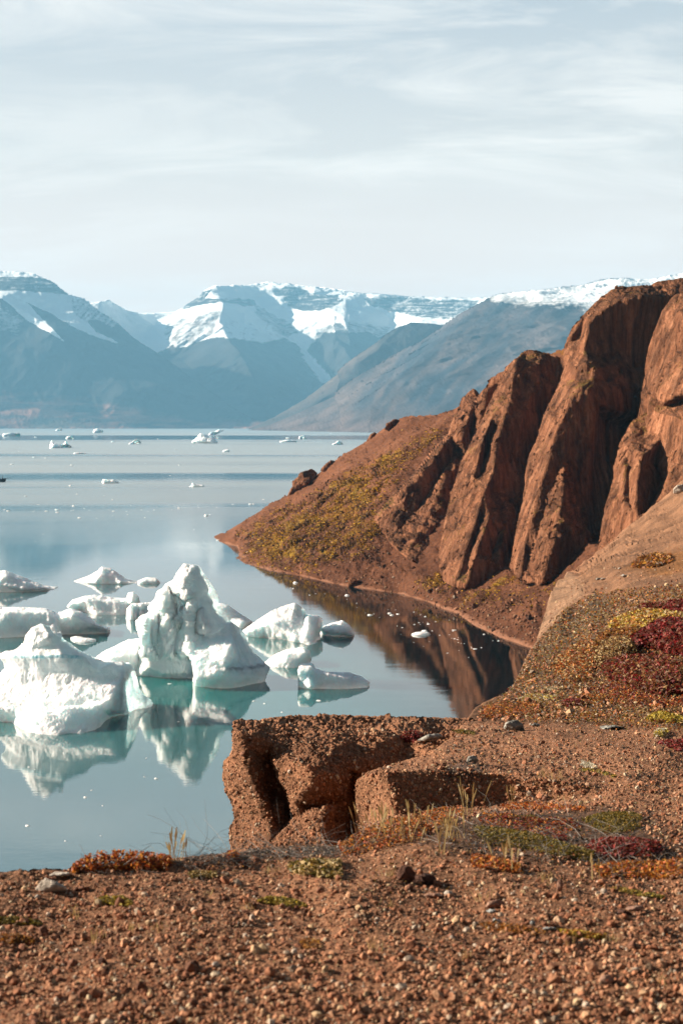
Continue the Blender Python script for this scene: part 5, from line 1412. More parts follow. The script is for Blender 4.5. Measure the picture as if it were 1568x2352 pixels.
def shrub(name, label, cat, poly, n, leaf, h, pal, twigs=0, tw_col=GREY, group=None, tlen=0.12, wob=5):
    pn[0] += 1
    rg = np.random.default_rng(2000 + pn[0])
    G = sample(poly, n, rg, wob)
    if not len(G): return None
    base = G[:, :3].mean(0); base[2] = G[:, 2].min()
    lift = h * (rg.random(len(G)) ** 0.8) * (0.35 + 0.65 * G[:, 7])
    C = G[:, :3] + np.array([0, 0, 1.0]) * lift[:, None]
    V, T, K = leaf_arrays(C, None, leaf, pal, rg)
    if not twigs:
        o = add_mesh(name, V - base, T, lm, smooth=False, attrs={'tint': K}); o.location = base
        return tag(o, label, cat, group)
    root = empty(name, base, label, cat, group)
    add_mesh('leaves', V - base, T, lm, parent=root, smooth=False, attrs={'tint': K})
    paths, rad, col = [], [], []
    for i in rg.choice(len(G), min(twigs, len(G)), replace=False):
        p = G[i, :3].copy(); ang = rg.uniform(0, 6.28); L = tlen * rg.uniform(0.5, 1.5)
        dv = np.array([math.cos(ang), math.sin(ang) * 0.8, rg.uniform(-0.05, 0.35)])
        pts = [p]
        for k in range(5):
            dv = dv + rg.normal(0, 0.22, 3); dv[2] = np.clip(dv[2], -0.25, 0.6)
            pts.append(pts[-1] + dv / np.linalg.norm(dv) * L / 5)
        paths.append(np.array(pts) + np.array([0, 0, 0.006])); rad.append(leaf * rg.uniform(0.10, 0.2)); col.append(np.array(tw_col[rg.integers(0, len(tw_col))]))
    V, T, K = tubes(paths, rad, col)
    add_mesh('twigs', V - base, T, lm, parent=root, smooth=False, attrs={'tint': K})
    return root
def grass(name, label, px, py, n, h, spread, pal=DRY, wid=0.0016, lean=0.35, group=None, heads=False, cat='grass'):
    pn[0] += 1
    rg = np.random.default_rng(3000 + pn[0])
    g = gp(px, py)
    if g is None: return None
    b0 = np.array(g[0])
    VV, TT, CC = [], [], []
    off = 0
    for i in range(n):
        p = b0 + np.array([rg.normal(0, spread), rg.normal(0, spread), -0.01])
        L = h * rg.uniform(0.6, 1.1); ang = rg.uniform(0, 6.28); ln = lean * rg.uniform(0.2, 1.2)
        dv = np.array([math.cos(ang) * ln, math.sin(ang) * ln, 1.0])
        side = np.array([1.0, 0.25, 0]) * wid * rg.uniform(0.7, 1.3)
        c = np.array(pal[rg.integers(0, len(pal))]) * rg.uniform(0.8, 1.2)
        m = 5
        for k in range(m + 1):
            s = k / m
            q = p + dv * L * s + np.array([math.cos(ang), math.sin(ang), 0]) * ln * L * 0.6 * s * s
            w = (1 - 0.75 * s)
            if heads and s > 0.75: w = 2.3 if s < 0.95 else 0.8
            VV += [q - side * w, q + side * w]; CC += [c, c]
        for k in range(m):
            a = off + 2 * k
            TT += [(a, a + 1, a + 3), (a, a + 3, a + 2)]
        off += 2 * (m + 1)
    o = add_mesh(name, np.array(VV) - b0, np.array(TT), lm, smooth=False, attrs={'tint': np.array(CC)})
    o.location = b0
    return tag(o, label, cat, group)
def cA(l): return [(.5 * x, 1780.3 + .5 * y) for x, y in l]          # bottom left crop
def cB(l): return [(784 + .5 * x, 1780.3 + .5 * y) for x, y in l]    # bottom right crop
def cC(l): return [(906.9 + .4216 * x, 1578.7 + .4216 * y) for x, y in l]
def cD(l): return [(974 + .3788 * x, 1242.8 + .3788 * y) for x, y in l]

g_sh = 'dwarf shrubs in autumn colour'
shrub('dwarf_shrub', 'bushy red orange dwarf shrub on the brink above the water, left of the ledge', 'shrub', cA([(325, 448), (345, 430), (420, 390), (520, 380), (640, 382), (790, 398), (800, 425), (760, 440), (560, 440), (400, 448)]), 2550, 0.0098, .065, RUST, 40, group=g_sh)
shrub('dwarf_shrub', 'small tuft of orange leaves on bare twigs at the foot of the ledge', 'shrub', cA([(1040, 360), (1090, 365), (1100, 395), (1050, 395)]), 187, 0.0103, .05, RUST, 14, group=g_sh)
shrub('dwarf_shrub', 'scattered red leaves on the gravel just below the ledge foot', 'shrub', cA([(1090, 400), (1130, 405), (1160, 420), (1100, 425)]), 102, 0.0103, .03, CRIM, 5, group=g_sh)
shrub('bare_twigs', 'tangle of dark bare twigs along the brink between red shrub and ledge', 'shrub', cA([(800, 405), (900, 385), (1050, 375), (1110, 365), (1110, 395), (900, 425), (820, 430)]), 153, 0.0069, .03, GREY, 90, tlen=.28, group=g_sh)
shrub('bare_twigs', 'grey bare twigs lying along the front of the dark hollow', 'shrub', cA([(1120, 350), (1300, 330), (1568, 330), (1568, 375), (1300, 395), (1140, 390)]), 204, 0.0069, .03, GREY, 120, tlen=.24, group=g_sh)
shrub('dwarf_shrub', 'long orange dwarf shrub with grey twigs in front of the hollow and second block', 'shrub', cB([(-10, 330), (30, 300), (100, 260), (200, 220), (330, 185), (480, 150), (560, 150), (560, 200), (430, 250), (340, 300), (250, 330), (100, 360), (0, 370)]), 3910, 0.0103, .05, RUST + BROWN, 170, group=g_sh)
shrub('dwarf_shrub', 'orange leaved runner creeping across the gravel at the front of the green mat', 'shrub', cB([(590, 370), (720, 385), (830, 425), (820, 455), (720, 440), (600, 420)]), 884, 0.0109, .035, ORAN + RUST, 30, group=g_sh)
shrub('dwarf_shrub', 'thin orange shrub along the back edge of the green mat', 'shrub', cB([(720, 140), (860, 122), (1000, 140), (1120, 150), (1120, 165), (960, 160), (760, 158)]), 1190, 0.0103, .03, RUST, 40, group=g_sh)
shrub('dwarf_shrub', 'rusty leafy patch between the two green mats', 'shrub', cB([(600, 180), (760, 180), (900, 200), (1050, 200), (1100, 240), (980, 290), (850, 260), (650, 230)]), 2550, 0.0098, .035, RUST + CRIM + BROWN, 110, group=g_sh)
shrub('dwarf_shrub', 'crimson dwarf shrub at the right end of the green mat', 'shrub', cB([(1120, 330), (1200, 300), (1330, 300), (1460, 320), (1490, 355), (1420, 380), (1290, 390), (1170, 370)]), 2550, 0.0098, .05, CRIM, 70, group=g_sh)
shrub('dwarf_shrub', 'sparse orange shrub scattered right of the crimson one', 'shrub', cB([(1140, 420), (1300, 400), (1480, 400), (1568, 380), (1568, 470), (1400, 480), (1200, 470)]), 1190, 0.0098, .03, ORAN + RUST, 80, group=g_sh)
shrub('dwarf_shrub', 'dark red leafy tuft inside the green mat', 'shrub', cB([(970, 285), (1030, 285), (1040, 305), (985, 310)]), 187, 0.0103, .04, CRIM, 6, group=g_sh)
shrub('bare_twigs', 'dark twiggy heath litter around the green mats', 'shrub', cB([(330, 330), (480, 240), (700, 170), (1000, 170), (1200, 260), (1500, 330), (1560, 440), (1250, 440), (900, 400), (600, 360)]), 700, .008, .03, GREY + BROWN, 260, GREY + [(.34, .31, .28)], tlen=.20, group=g_sh)
shrub('green_mat', 'dark olive green mat of heath, largest of the mats on the gravel', 'heath', cB([(600, 240), (740, 255), (900, 285), (1090, 345), (1160, 365), (1150, 405), (1000, 375), (800, 340), (650, 320)]), 6120, 0.0069, .05, MOSS, 40, group=g_sh)
shrub('green_mat', 'olive green mat of heath under the gravel hollow at right', 'heath', cB([(1100, 210), (1200, 180), (1330, 178), (1380, 195), (1370, 240), (1280, 270), (1190, 265)]), 3230, 0.0069, .05, MOSS, 20, group=g_sh)
shrub('green_mat', 'small olive mat at the left end of the heath', 'heath', cB([(780, 190), (880, 190), (910, 210), (860, 225), (790, 215)]), 1020, 0.0069, .035, MOSS, 8, group=g_sh)
shrub('moss_cushion', 'yellow green moss cushion on the gravel at front left', 'moss', cA([(430, 580), (480, 565), (570, 565), (610, 590), (590, 605), (480, 598)]), 1190, 0.0057, .03, MOSS + YELL)
shrub('moss_cushion', 'yellow moss streak on the gravel at the front middle', 'moss', cA([(1180, 580), (1230, 560), (1330, 570), (1410, 600), (1390, 610), (1260, 600)]), 1360, 0.0057, .025, YELL + MOSS)
shrub('moss_cushion', 'moss patch against the left edge of the gravel', 'moss', cA([(-30, 660), (60, 655), (190, 675), (200, 690), (100, 690), (-30, 680)]), 850, 0.0057, .025, MOSS)
shrub('moss_cushion', 'orange brown moss patch lowest at the left edge', 'moss', cA([(-30, 740), (80, 735), (170, 760), (170, 780), (60, 775), (-30, 765)]), 850, 0.0057, .025, ORAN + BROWN)
shrub('moss_cushion', 'pale olive cushion behind the gravel brink near the red shrub', 'moss', cA([(860, 455), (900, 445), (1000, 450), (1000, 475), (880, 475)]), 765, 0.0057, .03, MOSS + DRY)
shrub('moss_cushion', 'yellow moss streak far right in front of the orange shrub', 'moss', cB([(1230, 520), (1290, 520), (1400, 540), (1480, 560), (1470, 572), (1350, 555)]), 1190, 0.0057, .02, YELL + MOSS)
shrub('moss_cushion', 'orange moss strip beside the flat pale stones', 'moss', cB([(620, 685), (720, 678), (850, 700), (940, 725), (900, 738), (760, 725), (640, 710)]), 1190, 0.0063, .02, ORAN + BROWN)
shrub('moss_cushion', 'second orange moss strip right of the flat pale stones', 'moss', cB([(980, 715), (1080, 715), (1210, 740), (1200, 755), (1060, 745)]), 850, 0.0063, .02, ORAN + YELL)
shrub('moss_cushion', 'rusty moss spot low in the middle of the gravel', 'moss', cA([(1370, 770), (1410, 755), (1470, 765), (1480, 795), (1400, 800)]), 510, 0.0063, .02, ORAN + BROWN)
shrub('dry_grass_patch', 'straw coloured grass patch in front of the ledge', 'grass', cA([(1320, 415), (1450, 395), (1568, 400), (1568, 480), (1450, 470), (1330, 450)]), 1105, 0.0126, .04, DRY + MOSS)
shrub('moss_cushion', 'green moss strip on the ledge top near its right end', 'moss', cC([(300, 235), (360, 230), (440, 245), (430, 260), (340, 252)]), 765, 0.0103, .03, MOSS)
shrub('red_plant', 'crimson plant beside the flat grey stone on the ledge', 'plant', cC([(28, 280), (50, 255), (100, 245), (150, 262), (110, 300), (60, 305)]), 884, 0.0138, .07, CRIM, 15)
shrub('yellow_plant', 'bright yellow plant by the right edge below the red hillside', 'plant', cC([(1365, 185), (1400, 160), (1450, 152), (1520, 168), (1580, 180), (1580, 198), (1440, 195)]), 1360, 0.0207, .12, YELL)
shrub('yellow_plant', 'small pale yellow tuft under the bigger yellow plant', 'plant', cC([(1398, 262), (1420, 240), (1460, 235), (1495, 255), (1470, 270), (1420, 270)]), 646, 0.0161, .08, YELL + PALE)
shrub('red_plant', 'red plant at the right edge below the yellow tuft', 'plant', cC([(1420, 300), (1480, 295), (1580, 285), (1580, 350), (1520, 345), (1460, 315)]), 1020, 0.0161, .05, CRIM, 15)
shrub('lichen_clump', 'white lichen clump with moss beside it on the open gravel', 'lichen', cC([(1005, 425), (1020, 408), (1060, 418), (1100, 435), (1080, 442), (1030, 438)]), 442, 0.0115, .04, PALE)
shrub('moss_cushion', 'mustard moss under the white lichen clump', 'moss', cC([(1005, 440), (1060, 445), (1120, 455), (1210, 485), (1190, 492), (1080, 465), (1010, 455)]), 714, 0.0103, .03, MOSS + YELL)

# hillside at the right
g_hp = 'plant patches on the right hillside'
shrub('red_shrub', 'deep crimson shrub patch, largest on the right hillside', 'shrub', cD([(1250, 620), (1330, 580), (1400, 530), (1450, 515), (1600, 520), (1600, 720), (1480, 690), (1360, 660), (1280, 660)]), 8840, 0.0517, .30, CRIM, group=g_hp, wob=9)
shrub('red_shrub', 'dark red shrub belt below the crimson patch', 'shrub', cD([(1060, 780), (1180, 720), (1400, 720), (1600, 760), (1600, 940), (1400, 950), (1250, 900), (1100, 830)]), 10200, 0.0391, .20, CRIM + BROWN, group=g_hp, wob=10)
shrub('red_shrub', 'red shrub high at the right edge of the hillside', 'shrub', cD([(1440, 430), (1480, 395), (1600, 385), (1600, 470), (1520, 465)]), 2550, 0.0575, .28, CRIM, group=g_hp, wob=7)
shrub('red_shrub', 'narrow dark red strip above the yellow bushes', 'shrub', cD([(1285, 405), (1350, 385), (1450, 385), (1430, 410), (1330, 415)]), 1020, 0.0517, .18, CRIM + BROWN, group=g_hp)
shrub('yellow_shrub', 'golden yellow bushes on the right hillside above the crimson patch', 'shrub', cD([(1110, 520), (1150, 480), (1230, 450), (1330, 430), (1450, 440), (1600, 460), (1600, 490), (1420, 510), (1290, 535), (1160, 535)]), 4420, 0.0483, .22, YELL + DRY + ORAN, group=g_hp, wob=8)
shrub('orange_shrub', 'orange brown bushes left of the yellow ones', 'shrub', cD([(1020, 640), (1060, 590), (1130, 555), (1250, 540), (1310, 560), (1220, 600), (1120, 620)]), 4420, 0.0437, .2, ORAN + BROWN, group=g_hp, wob=8)
shrub('brown_grass', 'tall russet grass between orange bushes and crimson patch', 'grass', cD([(1040, 740), (1060, 640), (1160, 600), (1250, 620), (1290, 680), (1230, 740), (1120, 760)]), 6120, 0.0345, .22, BROWN + DRY, group=g_hp, wob=9)
shrub('orange_shrub', 'orange slope patch high on the far gravel hillside', 'shrub', cD([(1255, 160), (1300, 110), (1400, 85), (1500, 95), (1500, 130), (1360, 165)]), 1500, .12, .3, ORAN + BROWN, group=g_hp)
shrub('brown_grass', 'russet and straw grass below the golden bushes at the middle of the hillside', 'grass', cD([(760, 760), (860, 660), (1000, 600), (1050, 640), (1040, 740), (1000, 850), (860, 860)]), 3600, .026, .14, BROWN + DRY + RUST, group=g_hp, wob=10)
shrub('orange_shrub', 'broad rust red low shrubs along the foot of the crimson patches', 'shrub', cD([(1000, 900), (1150, 860), (1300, 910), (1420, 960), (1600, 950), (1600, 1030), (1400, 1010), (1150, 990)]), 3600, .020, .08, RUST + BROWN + CRIM, group=g_hp, wob=10)
shrub('dry_grass_patch', 'straw coloured grass across the open gravel at the right edge', 'grass', cC([(1180, 110), (1380, 120), (1580, 120), (1580, 150), (1360, 150), (1200, 140)]), 900, .014, .07, DRY + BROWN, group=g_hp, wob=8)
shrub('pale_grass', 'whitish dry grass line at the foot of the dark hill', 'grass', cD([(690, 905), (740, 890), (830, 885), (885, 893), (800, 905), (720, 912)]), 714, 0.023, .06, PALE + DRY, group=g_hp)
shrub('yellow_grass', 'mixed yellow and white tufts on the knoll right of the ledge', 'grass', cD([(560, 965), (620, 935), (700, 930), (800, 945), (800, 968), (680, 975)]), 1530, 0.0184, .07, YELL + PALE + DRY, group=g_hp)
shrub('orange_shrub', 'rusty low shrubs on the knoll above the grey boulder', 'shrub', cD([(330, 1080), (360, 1010), (450, 985), (600, 975), (720, 1000), (700, 1040), (560, 1060), (420, 1075)]), 4420, 0.0161, .06, RUST + BROWN, group=g_hp, wob=8)
shrub('red_plant', 'dark red rounded plant in the grass right of the knoll', 'plant', cD([(830, 995), (860, 970), (920, 965), (970, 990), (930, 1003), (860, 1003)]), 1190, 0.0184, .10, CRIM, group=g_hp)
shrub('orange_shrub', 'rust coloured low growth right of the dark red plant', 'shrub', cD([(930, 960), (1000, 925), (1130, 930), (1160, 960), (1060, 985), (960, 985)]), 2550, 0.0184, .06, RUST + BROWN, group=g_hp, wob=8)
shrub('orange_shrub', 'thin orange strip on the tan ground below the rust growth', 'shrub', cD([(920, 1055), (1000, 1042), (1080, 1050), (1040, 1068), (950, 1070)]), 714, 0.0161, .04, ORAN, group=g_hp)

# one uncountable cover of dry grass and heath over the hillside
rg = np.random.default_rng(5)
cov = [(1090, 1640), (1140, 1605), (1186, 1560), (1222, 1490), (1290, 1405), (1360, 1360), (1600, 1340), (1600, 1690), (1300, 1660), (1180, 1660)]
G = sample(cov, 26000, rg, 8)
C = G[:, :3] + np.array([0, 0, 1.0]) * (rg.random(len(G)) * 0.05)[:, None]
V, T, K = leaf_arrays(C, None, 0.0011 * G[:, 6] * 0.85, DRY + BROWN + BROWN + BROWN + GREY + MOSS + RUST, rg)
cover = add_mesh('ground_cover', V, T, lm, smooth=False, attrs={'tint': K})
tag(cover, 'dry grass and low heath covering the hillside', 'ground cover', kind='stuff')

# sparse litter, dead leaves and blades between the stones
rg = np.random.default_rng(6)
G = np.concatenate([sample([(1600, 2060), (1600, 1665), (1200, 1665), (1000, 1700), (900, 1900), (420, 1985), (700, 2060)], 3600, rg, 8), sample(front, 900, rg, 8)])
C = G[:, :3] + np.array([0, 0, 1.0]) * (0.004 + rg.random(len(G)) * 0.022)[:, None]
V, T, K = leaf_arrays(C, None, 0.0007 * G[:, 6], DRY + BROWN + RUST + MOSS + GREY, rg)
lit = add_mesh('plant_litter', V, T, lm, smooth=False, attrs={'tint': K})
tag(lit, 'dry leaf litter and tiny plants scattered over the gravel', 'ground cover', kind='stuff')
# grass tufts and stems
gt = 'grass tufts on the gravel'
tl = [(222, 2158, 16, .05, .02, 'straw tuft at the lower left of the gravel'), (307, 2132, 14, .045, .02, 'pale tuft left of the middle of the gravel'), (362, 2138, 14, .04, .02, 'pale tuft second left of the middle of the gravel'),
      (568, 2092, 14, .04, .02, 'straw tuft in front of the yellow moss streak'), (625, 2003, 14, .045, .02, 'straw tuft under the bare twigs'), (485, 2056, 10, .03, .015, 'tiny pale tuft with a white pebble'),
      (178, 2106, 8, .07, .01, 'thin upright tuft near the triangular stone'), (896, 2012, 16, .05, .02, 'straw tuft left of the two dark stones'), (1247, 2022, 18, .05, .02, 'straw tuft left of the upright pink stone'),
      (1305, 2170, 16, .04, .02, 'straw tuft by the orange moss strip'), (1512, 2258, 16, .04, .02, 'tuft at the lower right with a pebble in it'), (853, 2182, 8, .07, .01, 'loose stems at the lower middle of the gravel'),
      (1118, 2062, 12, .045, .02, 'tuft behind the brown stone'), (1262, 1788, 22, .10, .04, 'pale tuft on the open gravel right of the hollow'), (1408, 2160, 12, .04, .02, 'small tuft right of the orange strips'),
      (886, 2080, 10, .035, .015, 'small straw tuft below the two dark stones'), (1064, 2200, 10, .05, .01, 'stems low in the right half of the gravel'), (1342, 1845, 14, .06, .03, 'straw tuft at the right end of the hollow'), (1295, 1838, 12, .06, .03, 'straw tuft in the shade of the hollow')]
for x, y, n, h, sp, lab in tl:
    grass('grass_tuft', lab, x, y, n, h, sp, group=gt)
gs = 'tall grass stems with seed heads'
for x, y, n, h, sp, lab in [(316, 1968, 5, .185, .012, 'tall paired stems rising from the red shrub against the water'), (363, 1972, 4, .09, .015, 'short stems right of the tall pair'), (401, 1978, 9, .15, .012, 'clump of stems at the right end of the red shrub'), (426, 1975, 2, .11, .006, 'single bent stems above the bare twigs'),
                            (836, 1915, 8, .26, .03, 'stems at the mouth of the dark hollow'), (880, 1915, 18, .16, .05, 'thick straw tuft among the orange shrub'), (1075, 1872, 9, .22, .03, 'tall golden stems before the second block'), (1035, 1925, 14, .15, .04, 'pale stems in the long orange shrub'), (1165, 1998, 9, .16, .03, 'fan of pale stems over the orange runner'),
                            (1172, 1850, 5, .17, .02, 'thin stems at the foot of the shaded bank'), (1360, 2020, 4, .13, .012, 'thin stems right of the upright pink stone'), (925, 1935, 12, .14, .05, 'straw stems over the twigs'), (1015, 1960, 6, .18, .02, 'dry stems behind the two dark stones'), (960, 1900, 10, .15, .05, 'straw stems beside the second block')]:
    grass('grass_clump', lab, x, y, n, h, sp, wid=.0019, lean=.22, heads=True, group=gs)

# ------------------------------------------------------------------ single stones
def smat(name, c1, c2, sc=6.0):
    m, t, b = new_mat(name)
    pos = geo_pos(t)
    n = noise_tex(t, pos, sc, 6, 0.68); n2 = noise_tex(t, pos, sc * 5, 5, 0.7)
    c = mixc(t, ramp(t, n, [(0.38, 0.0), (0.60, 1.0)]), c1, c2)
    c = mixc(t, 1.0, c, ramp(t, n2, [(0.3, 0.65), (0.7, 1.25)]), 'MULTIPLY')
    t.links.new(c, b.inputs['Base Color'])
    bn = bump(t, None, n, 0.6, 0.08); bump(t, b, n2, 0.6, 0.02, bn)
    return m
m_grey = smat('grey_lichen_stone', (0.10, 0.095, 0.085), (0.34, 0.32, 0.28))
m_pale = smat('pale_stone', (0.32, 0.26, 0.21), (0.46, 0.40, 0.34), 9)
m_red = smat('dark_red_stone', (0.060, 0.026, 0.019), (0.125, 0.055, 0.035), 14)
m_pink = smat('pink_stone', (0.25, 0.12, 0.08), (0.40, 0.24, 0.17), 14)
m_blue = smat('blue_grey_slab', (0.26, 0.27, 0.27), (0.42, 0.42, 0.40), 14)
def stone(label, l, mat, seed, thick=None, conv=lambda q: q, sink=0.25, name='stone', cat='stone', step=None):
    o = conv(l)
    xs = [p[0] for p in o]; ys = [p[1] for p in o]
    g = gp(sum(xs) / len(xs), max(ys) - 0.12 * (max(ys) - min(ys)))
    if g is None: return
    D = float(g[0].y)
    w = (max(xs) - min(xs)) / F * D
    thick = thick or 0.38 * w
    return boulder(name, label, o, D + thick * 0.55, thick, mat, step=step or max(0.9, (max(xs) - min(xs)) / 30), seed=seed, cat=cat, amp=0.07, wob=0.5)
stone('grey lichen spotted boulder on the gravel behind the ledge, largest single stone', [(590, 218), (600, 190), (640, 178), (665, 176), (690, 195), (702, 225), (700, 243), (640, 240), (600, 232)], m_grey, 301, conv=cC)
stone('flat pale grey stone beside the crimson plant on the ledge', [(112, 290), (150, 270), (180, 255), (235, 250), (260, 262), (250, 275), (200, 280), (150, 300), (120, 305)], m_grey, 302, conv=cC, thick=.12)
stone('low flat grey slab on the open gravel right of the grey boulder', [(1095, 218), (1130, 208), (1190, 206), (1250, 215), (1245, 222), (1180, 224), (1130, 230)], m_grey, 303, conv=cC, thick=.2)
stone('small flat grey stone just right of the grey boulder', [(738, 205), (755, 194), (780, 195), (788, 207), (760, 211)], m_grey, 304, conv=cC)
stone('small brown stone on the shoulder of the second block', [(388, 400), (398, 375), (430, 368), (455, 395), (440, 408), (400, 410)], m_grey, 305, conv=cC)
stone('tiny pink cube shaped stone on the middle gravel', [(693, 330), (695, 312), (715, 310), (718, 328), (706, 332)], m_pink, 306, conv=cC)
stone('pale triangular stone near the left edge of the gravel', [(160, 525), (190, 485), (212, 470), (250, 485), (300, 508), (315, 530), (260, 540), (190, 538)], m_pale, 307, conv=cA)
stone('small white stone lying in the left gravel', [(160, 560), (172, 546), (188, 552), (185, 568), (168, 570)], m_pale, 308, conv=cA)
stone('flat light rock plate half buried behind the triangular stone', [(215, 460), (260, 442), (320, 445), (325, 462), (260, 470)], m_pale, 309, conv=cA, thick=.05)
stone('dark upright red stone, taller of the pair below the long orange shrub', [(247, 485), (252, 450), (275, 415), (310, 415), (338, 445), (335, 480), (300, 495), (262, 497)], m_red, 310, conv=cB)
stone('lower dark red stone, wider of the pair below the long orange shrub', [(318, 490), (335, 465), (380, 450), (420, 458), (442, 485), (425, 500), (370, 508), (330, 505)], m_red, 311, conv=cB)
stone('flat pink stone right of the two dark stones', [(375, 552), (400, 540), (450, 540), (475, 556), (430, 566), (390, 564)], m_pink, 312, conv=cB)
stone('small pale stone next to the flat pink one', [(468, 540), (480, 528), (505, 532), (518, 548), (495, 555), (475, 550)], m_pale, 313, conv=cB)
stone('reddish stone above the white chip in the middle of the gravel', [(660, 605), (672, 580), (710, 570), (745, 580), (752, 605), (720, 615), (680, 612)], m_pink, 314, conv=cB)
stone('white chip of stone below the reddish stone', [(662, 622), (680, 613), (710, 618), (708, 632), (680, 634)], m_blue, 315, conv=cB, thick=.015)
stone('leaning grey flake above the orange moss strip', [(692, 665), (702, 655), (735, 668), (758, 685), (735, 686), (705, 678)], m_blue, 316, conv=cB, thick=.02)
stone('small blue grey stone between the flake and the flat slab', [(862, 680), (868, 667), (888, 670), (890, 683), (875, 688)], m_blue, 317, conv=cB)
stone('flat blue grey slab at the end of the orange moss strip', [(918, 705), (935, 696), (975, 698), (995, 708), (970, 714), (935, 712)], m_blue, 318, conv=cB, thick=.02)
stone('upright pink stone standing on the right gravel', [(985, 535), (990, 485), (1005, 475), (1018, 495), (1015, 515), (1005, 540)], m_pink, 319, conv=cB)
stone('long flat pink stone near the right edge', [(1300, 612), (1320, 600), (1380, 598), (1392, 612), (1350, 624), (1315, 622)], m_pink, 320, conv=cB, thick=.04)
stone('dark red wedge beside the long flat pink stone', [(1262, 625), (1275, 612), (1320, 625), (1335, 640), (1300, 643), (1275, 640)], m_red, 321, conv=cB, thick=.04)
stone('pinkish lump low on the right gravel', [(1175, 955), (1190, 920), (1225, 915), (1250, 940), (1235, 962), (1200, 966)], m_pink, 322, conv=cB)
stone('pale egg shaped pebble low on the left gravel', [(972, 875), (980, 858), (1000, 855), (1012, 870), (1000, 884), (982, 884)], m_pale, 323, conv=cA)
stone('dark block of stone casting a shadow low on the left gravel', [(452, 862), (456, 838), (478, 834), (494, 858), (486, 872), (462, 874)], m_red, 324, conv=cA)
stone('dark square stone low in the middle of the gravel', [(873, 884), (876, 852), (900, 846), (914, 862), (912, 886), (890, 890)], m_red, 325, conv=cA)
stone('white boulder at the right edge on the far slope', [(1545, 1133), (1545, 1122), (1553, 1114), (1568, 1112), (1580, 1118), (1580, 1130), (1560, 1134)], m_pale, 326)
stone('pale stone on the far gravel slope, first of the row', cD([(1060, 232), (1075, 222), (1095, 222), (1098, 232), (1080, 238)]), m_pale, 327)
stone('pale stone on the far gravel slope, second of the row', cD([(1185, 210), (1200, 200), (1230, 202), (1236, 212), (1210, 220)]), m_pale, 328)
stone('light stone under the orange patch on the far slope', cD([(1168, 165), (1178, 158), (1190, 160), (1190, 170), (1176, 172)]), m_pale, 329)
stone('light flat stone above the tan slab on the far slope', cD([(1035, 232), (1045, 222), (1072, 220), (1070, 230), (1050, 238)]), m_grey, 330)

# ------------------------------------------------------------------ dark sailing ship cut by the left edge
bm_, t, b = new_mat('tarred_hull'); b.inputs['Base Color'].default_value = (0.012, 0.013, 0.018, 1); b.inputs['Roughness'].default_value = 0.5
bw_, t, b = new_mat('ship_wood'); b.inputs['Base Color'].default_value = (0.10, 0.055, 0.04, 1)
bc_, t, b = new_mat('ship_cabin'); b.inputs['Base Color'].default_value = (0.42, 0.30, 0.30, 1)
DB = float(water_y(4, 1106.5))
bow = world_pt(12.0, 1106.5, DB)
ship = empty('sailing_ship', (bow[0], DB, 0), 'small dark wooden ship heading right, cut off by the left edge', 'ship')
secs = []
L = 26.0
for k, s in enumerate(np.linspace(0, 1, 15)):
    x = -L * s
    bm = 3.0 * (1 - (1 - min(s / 0.32, 1)) ** 2) ** 0.5 * (1 if s < 0.8 else 1 - 0.35 * ((s - 0.8) / 0.2) ** 2) + 0.05
    sheer = 1.75 + 0.75 * (1 - s / 0.45) ** 2 * (s < 0.45) + 0.5 * max(0, (s - 0.6) / 0.4) ** 2
    rake = 1.1 * (1 - s) ** 6
    pr = [(-1.0, 0.25), (-0.95, 0.55), (-0.98, 1.0), (-1.0, 1.0)]
    ring = []
    for sg in (1, -1):
        pts_ = [(0.0, -1.0), (0.62, -0.5), (0.92, 0.3), (1.0, sheer)]
        if sg < 0: pts_ = pts_[::-1]
        ring += [(x + rake * (z + 1) / 3.4, sg * bm * w, z) for w, z in pts_]
    secs.append(ring)
SV = np.array(secs).reshape(-1, 3); m8 = 8
SQ = [(k * m8 + j, k * m8 + j + 1, (k + 1) * m8 + j + 1, (k + 1) * m8 + j) for k in range(14) for j in range(7)]
SQ += [tuple(range(7, -1, -1)), tuple(14 * m8 + j for j in range(8))]
add_mesh('hull', SV, SQ, bm_, parent=ship, smooth=False)
DQ = [(-0.3 - L * s, sg * y, 1.3) for s, y in ((0.02, 0.3), (0.15, 2.2), (0.5, 2.8), (0.97, 1.7)) for sg in (1, -1)]
add_mesh('deck', DQ, [(0, 2, 3, 1), (2, 4, 5, 3), (4, 6, 7, 5)], bw_, parent=ship, smooth=False)
def pole(name, a, c, r0, r1, mat):
    a, c = np.array(a, float), np.array(c, float); d = (c - a) / np.linalg.norm(c - a)
    u = np.cross(d, (0.2, 1, 0.3)); u /= np.linalg.norm(u); w = np.cross(d, u)
    V = [p + r * (math.cos(q) * u + math.sin(q) * w) for p, r in ((a, r0), (c, r1)) for q in np.linspace(0, 2 * math.pi, 8, endpoint=False)]
    Fc = [(j, (j + 1) % 8, 8 + (j + 1) % 8, 8 + j) for j in range(8)] + [tuple(range(7, -1, -1)), tuple(range(8, 16))]
    return add_mesh(name, V, Fc, mat, parent=ship)
pole('bowsprit', (-2.0, 0, 2.1), (4.2, 0, 2.9), 0.16, 0.09, bm_)
pole('mast', (-8.5, 0, 1.2), (-8.9, 0, 20.0), 0.20, 0.09, bw_)
pole('mast', (-16.5, 0, 1.2), (-17.0, 0, 18.0), 0.19, 0.09, bw_)
def cabin(x0, x1, y, z0, z1):
    V = [(x, s * y, z) for z in (z0, z1) for x, s in ((x0, -1), (x1, -1), (x1, 1), (x0, 1))]
    return add_mesh('deck_house', V, [(0, 1, 5, 4), (1, 2, 6, 5), (2, 3, 7, 6), (3, 0, 4, 7), (4, 5, 6, 7), (3, 2, 1, 0)], bc_, parent=ship, smooth=False)
cabin(-7.2, -3.4, 1.4, 1.3, 3.3)
